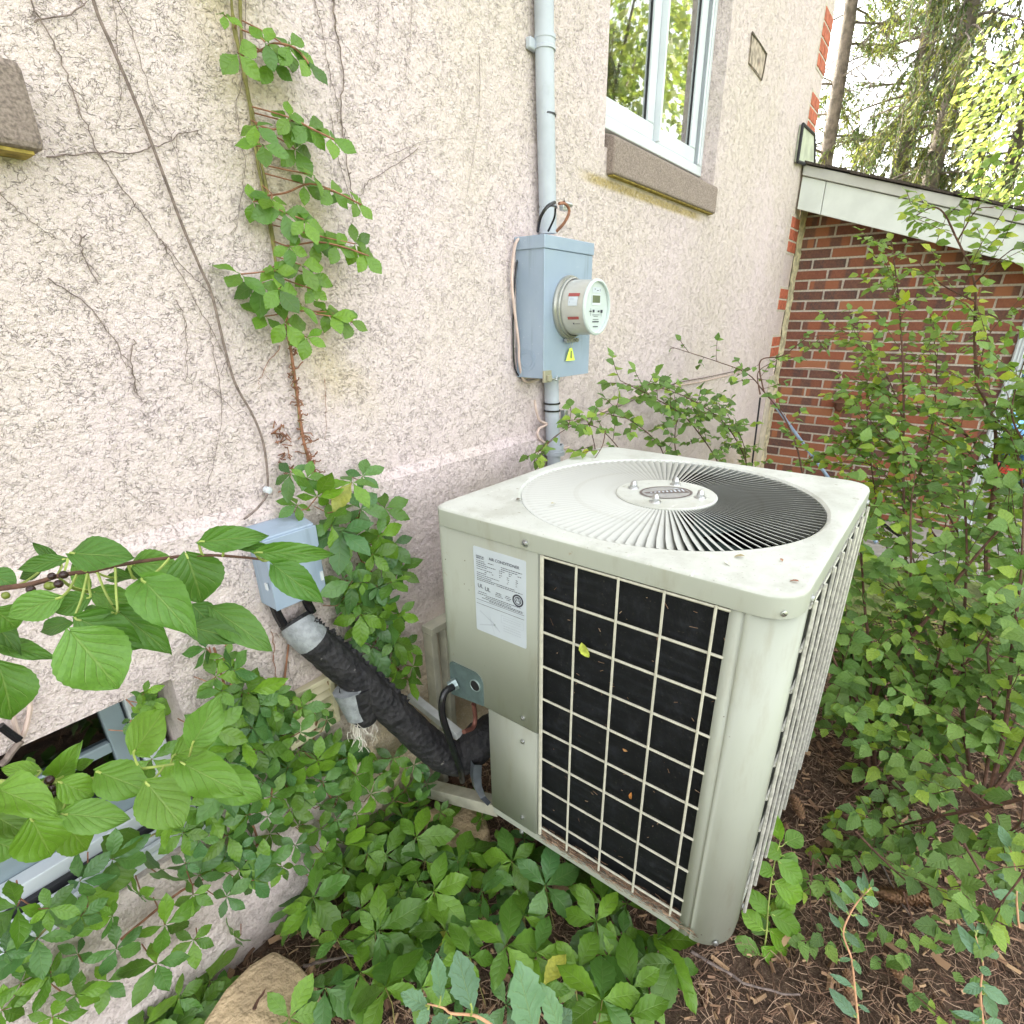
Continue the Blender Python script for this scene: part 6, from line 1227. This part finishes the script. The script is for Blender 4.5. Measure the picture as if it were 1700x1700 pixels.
n += shrub('straggling runner with bluish round leaves on the mulch', [
    ([(1335, 1440), (1370, 1500), (1400, 1560), (1450, 1600), (1530, 1660), (1590, 1710)], 1.2, .95, 'x', .002), ([(1500, 1480), (1520, 1540), (1550, 1600), (1580, 1650)], 1.15, 1.05, 'x', .002), ([(1350, 1430), (1345, 1490), (1350, 1560)], 1.2, 1.1, 'x', .002), ([(1420, 1420), (1440, 1460), (1445, 1520)], 1.2, 1.1, 'x', .002)], 'shrub', .038, 1.1, twigL=(.02, .06), limit=120, cat='plant', name='runner_plant')
n += shrub('mid height leafy branches between the air conditioner lid and the bricks', [
    ([(1560, 900), (1500, 820), (1440, 770), (1370, 770)], 2.6, 2.5, 'x', .004), ([(1600, 900), (1540, 800), (1480, 740), (1430, 680)], 2.6, 2.6, 'x', .004), ([(1680, 900), (1640, 800), (1580, 740), (1500, 700)], 2.4, 2.5, 'x', .004), ([(1700, 860), (1690, 760), (1660, 700), (1600, 660)], 2.3, 2.4, 'x', .004), ([(1720, 760), (1680, 690), (1700, 600)], 2.3, 2.4, 'x', .004)], 'shrub', .046, 2.0, twigL=(.08, .26))
n += shrub('low leafy patch covering the mulch below the right hand shrubs', [
    ([(1420, 1380), (1480, 1440), (1530, 1480), (1600, 1500)], 1.25, 1.15, 'x', .003), ([(1600, 1400), (1640, 1470), (1680, 1540)], 1.2, 1.1, 'x', .003), ([(1370, 1420), (1400, 1480), (1390, 1540)], 1.25, 1.2, 'x', .002), ([(1700, 1450), (1660, 1500), (1600, 1560)], 1.1, 1.05, 'x', .002)], 'shrub', .044, 1.2, twigL=(.03, .09), limit=150, cat='plant', name='low_plant')
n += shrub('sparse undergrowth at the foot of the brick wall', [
    ([(1380, 880), (1370, 840), (1350, 800)], 3.6, 3.6, 'x', .004), ([(1460, 900), (1450, 850), (1460, 790), (1440, 740)], 3.4, 3.5, 'x', .004), ([(1560, 920), (1570, 860), (1550, 800), (1560, 740)], 3.3, 3.4, 'x', .004), ([(1620, 950), (1600, 880), (1625, 820)], 3.2, 3.2, 'x', .004), ([(1690, 980), (1690, 900), (1670, 850)], 3.0, 3.0, 'x', .004), ([(1520, 940), (1500, 880), (1480, 840)], 3.2, 3.2, 'x', .004)], 'shrub2', .040, 1.5, twigL=(.10, .26))
print('shrub leaves', n)

# ================================================================ TREES
def strips(name, C, Dr, L, Wd, mat, parent):
    """many narrow leaf blades; C centres, Dr directions"""
    n = len(C); C = np.asarray(C); Dr = np.asarray(Dr); Dr /= np.linalg.norm(Dr, axis=1)[:, None]
    S = np.cross(Dr, np.random.randn(n, 3)); S /= np.linalg.norm(S, axis=1)[:, None]; l = (L*(.6+.8*np.random.rand(n)))[:, None]; w = (Wd*(.6+.8*np.random.rand(n)))[:, None]
    V = np.stack([C, C+Dr*l*.5-S*w*.5, C+Dr*l, C+Dr*l*.5+S*w*.5], 1).reshape(-1, 3); F = np.arange(4*n)
    U = np.tile(np.array([[.5, 0], [0, .5], [.5, 1], [1, .5]], np.float32), (n, 1)); return raw_mesh(name, V, F, 4, mat, parent, U, 'stuff')
def spruce(x, y, h, r, nb, blen, dens, label, droop=.35, z0=1.0, mats=('lf_spruce', 'lf_spruce2'), side=None, tw=1.0):
    e = empty('spruce_tree', (x, y, 0), label, 'spruce tree', None); mb = MB()
    mb.tube([(x+.03*math.sin(i*1.3), y+.03*math.cos(i), i*h/10-.05) for i in range(11)], [r*(1-.075*i) for i in range(11)], 14, jit=.08); mb.build('trunk', M['trunk'], e)
    br = MB(); C = []; Dd = []; C2 = []; D2 = []
    for k in range(nb):
        z = z0+(h-z0)*(k+random.random())/nb; a = random.uniform(0, 6.283); L = blen*random.uniform(.5, 1.15)*(1-.55*z/h); p = Vector((x, y, z)); d = Vector((math.cos(a), math.sin(a), random.uniform(-.05, .2))); P = [p]
        for j in range(7): d = (d+Vector((0, 0, -droop*.10))+rv(.10)).normalized(); p = p+d*L/7; P.append(p)
        br.tube(P, [.018*(1-.12*i) for i in range(8)], 4, caps=False); live = random.random() < dens
        for j in range(2, 8):
            for q in range(3):
                d2 = (d+rv(.9)+Vector((0, 0, -.3*droop-.2))).normalized(); t = P[j]; TL = random.uniform(.2, .6)*tw; T = [t]
                for _ in range(3): d2 = (d2+Vector((0, 0, -.25*droop))+rv(.15)).normalized(); t = t+d2*TL/3; T.append(t)
                br.tube(T, .005, 3, caps=False)
                if live or random.random() < .12:
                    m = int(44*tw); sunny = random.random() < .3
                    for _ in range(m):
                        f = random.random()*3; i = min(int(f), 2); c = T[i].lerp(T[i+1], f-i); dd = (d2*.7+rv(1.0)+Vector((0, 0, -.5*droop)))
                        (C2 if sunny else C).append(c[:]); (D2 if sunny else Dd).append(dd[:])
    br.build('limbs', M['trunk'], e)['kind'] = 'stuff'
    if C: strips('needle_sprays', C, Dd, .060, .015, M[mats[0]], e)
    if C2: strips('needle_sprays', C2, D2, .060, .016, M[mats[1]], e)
t1 = PX(1390, 140, 10); t2 = PX(1520, 150, 10.5); t3 = PX(1655, 300, 9.0)
spruce(t1.x, t1.y, 11, .12, 60, 1.7, .45, 'nearest bare trunked spruce just right of the house corner')
spruce(t2.x, t2.y, 11.5, .14, 80, 1.9, .6, 'second spruce with sparse twiggy limbs above the garage roof')
spruce(9.8, .88, 11, .12, 150, 1.5, .95, 'dense drooping spruce right of the two bare trunks', droop=1.15, z0=1.8, tw=1.0)
spruce(t3.x+1.6, t3.y-.05, 10, .11, 70, 1.5, .9, 'spruce trunk at the right edge above the roof', droop=1.2, z0=2.5)
spruce(14, 3.6, 13, .2, 40, 2.2, .4, 'distant thin spruce behind the bare trunks'); spruce(15.5, 1.4, 13, .2, 40, 2.4, .6, 'distant bushy spruce behind the middle of the roof')
def broadleaf(label, x, y, h, blobs, n, L, mat, name='maple_tree'):
    e = empty(name, (x, y, 0), label, 'tree'); mb = MB(); mb.tube([(x, y, -.05), (x+.05, y, h*.4), (x, y+.1, h*.8)], [.12, .09, .04], 10, jit=.1)
    C = []; Dd = []
    for bx, by, bz, rad in blobs:
        mb.tube([(x, y, h*.35), ((x+bx)/2, (y+by)/2, (h*.4+bz)/2+.2), (bx, by, bz)], [.07, .04, .015], 5)
        for k in range(n):
            # leaf sprays in layered fans
            a = random.uniform(0, 6.283); u = random.random()**.4; lay = random.randint(-3, 3)/3.5
            p = Vector((bx+rad*u*math.cos(a), by+rad*u*math.sin(a), bz+rad*.75*lay-.25*u*rad+random.gauss(0, .05))); C.append(p[:]); Dd.append((Vector((math.cos(a), math.sin(a), -.7))+rv(.6))[:])
    mb.build('trunk', M['trunk'], e); strips('crown', C, Dd, L, L*.62, M[mat], e)
q1 = PX(1680, 150, 8.0); q2 = PX(1700, 230, 7.6); q3 = PX(1690, 310, 8.2); q4 = PX(1760, 60, 8)
broadleaf('bright yellow green maple at the right edge above the garage roof', 8.6, -1.2, 6, [(q1.x, q1.y-.15, q1.z, .50), (q2.x, q2.y-.1, q2.z, .55), (q4.x, q4.y, q4.z, .7), (q1.x+.3, q1.y-.7, q1.z+.5, .7), (q3.x+.5, q3.y-.1, q3.z, .45)], 520, .066, 'lf_maple')
broadleaf('yellow green tree standing across the yard to the right', 11.5, -4.6, 9, [(11.5+random.uniform(-2, 2), -4.6+random.uniform(-1.6, 1.6), 2.2+.42*k, 1.3) for k in range(12)], 900, .16, 'lf_maple', 'yard_tree')
spruce(9.0, -3.4, 10, .2, 60, 1.7, .9, 'dense spruce across the yard mirrored in the window', droop=1.3, z0=1.0)
spruce(13.5, -6.6, 12, .2, 60, 2.3, .9, 'large spruce farther across the yard', droop=1.2, z0=1.0)
broadleaf('leafy tree across the yard to the far right', 8.5, -7.5, 8, [(8.5+random.uniform(-2, 2), -7.5+random.uniform(-1.6, 1.6), 2.0+.45*k, 1.4) for k in range(10)], 800, .16, 'lf_maple', 'yard_tree')

# ================================================================ SMALL THINGS ON THE GROUND
def stone(name, px, zt, label):
    P = [PZ(a, b, zt) for a, b in px]; c = sum((p for p in P), Vector())/len(P); n = len(P); V = [p+rv(.004) for p in P]+[Vector((p.x*1.0+(p.x-c.x)*.12, p.y+(p.y-c.y)*.12, -.03)) for p in P]+[c+Vector((0, 0, .006))]
    mb = MB(); mb.add(V, [(i, (i+1) % n, 2*n) for i in range(n)]+[((i+1) % n, i, n+i, n+(i+1) % n) for i in range(n)]); o = mb.build(name, M['tanstone'], bevel=.012); tag(o, label, 'stone')
stone('flat_stone', [(330, 1700), (372, 1640), (410, 1600), (455, 1575), (490, 1600), (525, 1635), (500, 1665), (478, 1720), (440, 1760), (360, 1790)], .075, 'large flat tan stone lying in the mulch at the bottom left')
stone('foundation_stone', [(700, 1345), (745, 1330), (800, 1345), (812, 1380), (790, 1410), (720, 1400)], .06, 'small tan stone half hidden under the creeper below the bracket')
def cone(px, py, L, rot, label):
    p = PZ(px, py, .03); d = Vector((math.cos(rot), math.sin(rot), .12)).normalized(); mb = MB(); e1 = d.orthogonal().normalized(); e2 = d.cross(e1)
    mb.lathe(p-d*L/2, d, [(0, .002), (L*.15, L*.11), (L*.5, L*.14), (L*.85, L*.09), (L, .002)], 10)
    for i in range(14):
        for k in range(8):
            a = 2*math.pi*(k+.5*(i % 2))/8; t = (i+.5)/14; r = L*.17*math.sin(math.pi*(t*.85+.1))**.6; c = p-d*L/2+d*L*t; o = e1*math.cos(a)+e2*math.sin(a); s = d.cross(o)
            mb.add([c+o*r*.6-s*L*.04, c+o*r*.6+s*L*.04, c+o*r*1.25+d*L*.05+s*L*.025, c+o*r*1.25+d*L*.05-s*L*.025], [(0, 1, 2, 3)])
    tag(mb.build('pine_cone', M['cone']), label, 'pine cone', 'pine cones on the mulch')
cone(1527, 1488, .11, 2.3, 'large pale tan pine cone on the mulch at the right'); cone(1488, 1488, .10, 2.0, 'dark brown pine cone left of the pale cone'); cone(1325, 1340, .08, .6, 'dark pine cone on the shaded mulch behind the unit'); cone(1500, 1625, .08, 1.2, 'small dark pine cone near the bottom right of the mulch'); cone(1410, 1640, .07, .3, 'small pine cone beside the pinkish seedling stem')
for i, (pts, r, lab) in enumerate((([(1145, 1575), (1200, 1600), (1250, 1625), (1330, 1640)], .004, 'thin fallen twig near the front corner of the unit'), ([(1380, 1330), (1460, 1380), (1540, 1370), (1640, 1330)], .006, 'dark fallen branch under the right hand shrubs'), ([(500, 1590), (560, 1575), (640, 1580)], .004, 'pale fallen twig beside the flat tan stone'), ([(1640, 1330), (1680, 1300), (1720, 1290)], .010, 'thick dark fallen branch at the right edge'), ([(1460, 1420), (1500, 1500), (1540, 1560)], .0035, 'thin straight twig beside the large pine cone'), ([(430, 1700), (455, 1650), (470, 1610)], .004, 'dark twig lying on the flat tan stone'))):
    P = []
    for a, b in pts: p = PZ(a, b, .03); p.z = .01+gz(p.x, p.y)+.012+(.075 if i == 5 else 0); P.append(p)
    mb = MB(); S = spline(P, 5); mb.tube([s+rv(.003) for s in S], [r*(1-.5*k/len(S)) for k in range(len(S))], 5, jit=.4); tag(mb.build('fallen_twig', M['bark' if 'dark' in lab else 'vinebark']), lab, 'twig')
wire([PX(1432, 838, 3.2), PX(1450, 858, 3.1), PX(1480, 880, 3.0), PX(1520, 905, 2.95), PX(1560, 920, 2.95)], .009, 'cable', 'garden_hose', 'dark garden hose lying behind the shrubs near the path', 'hose')
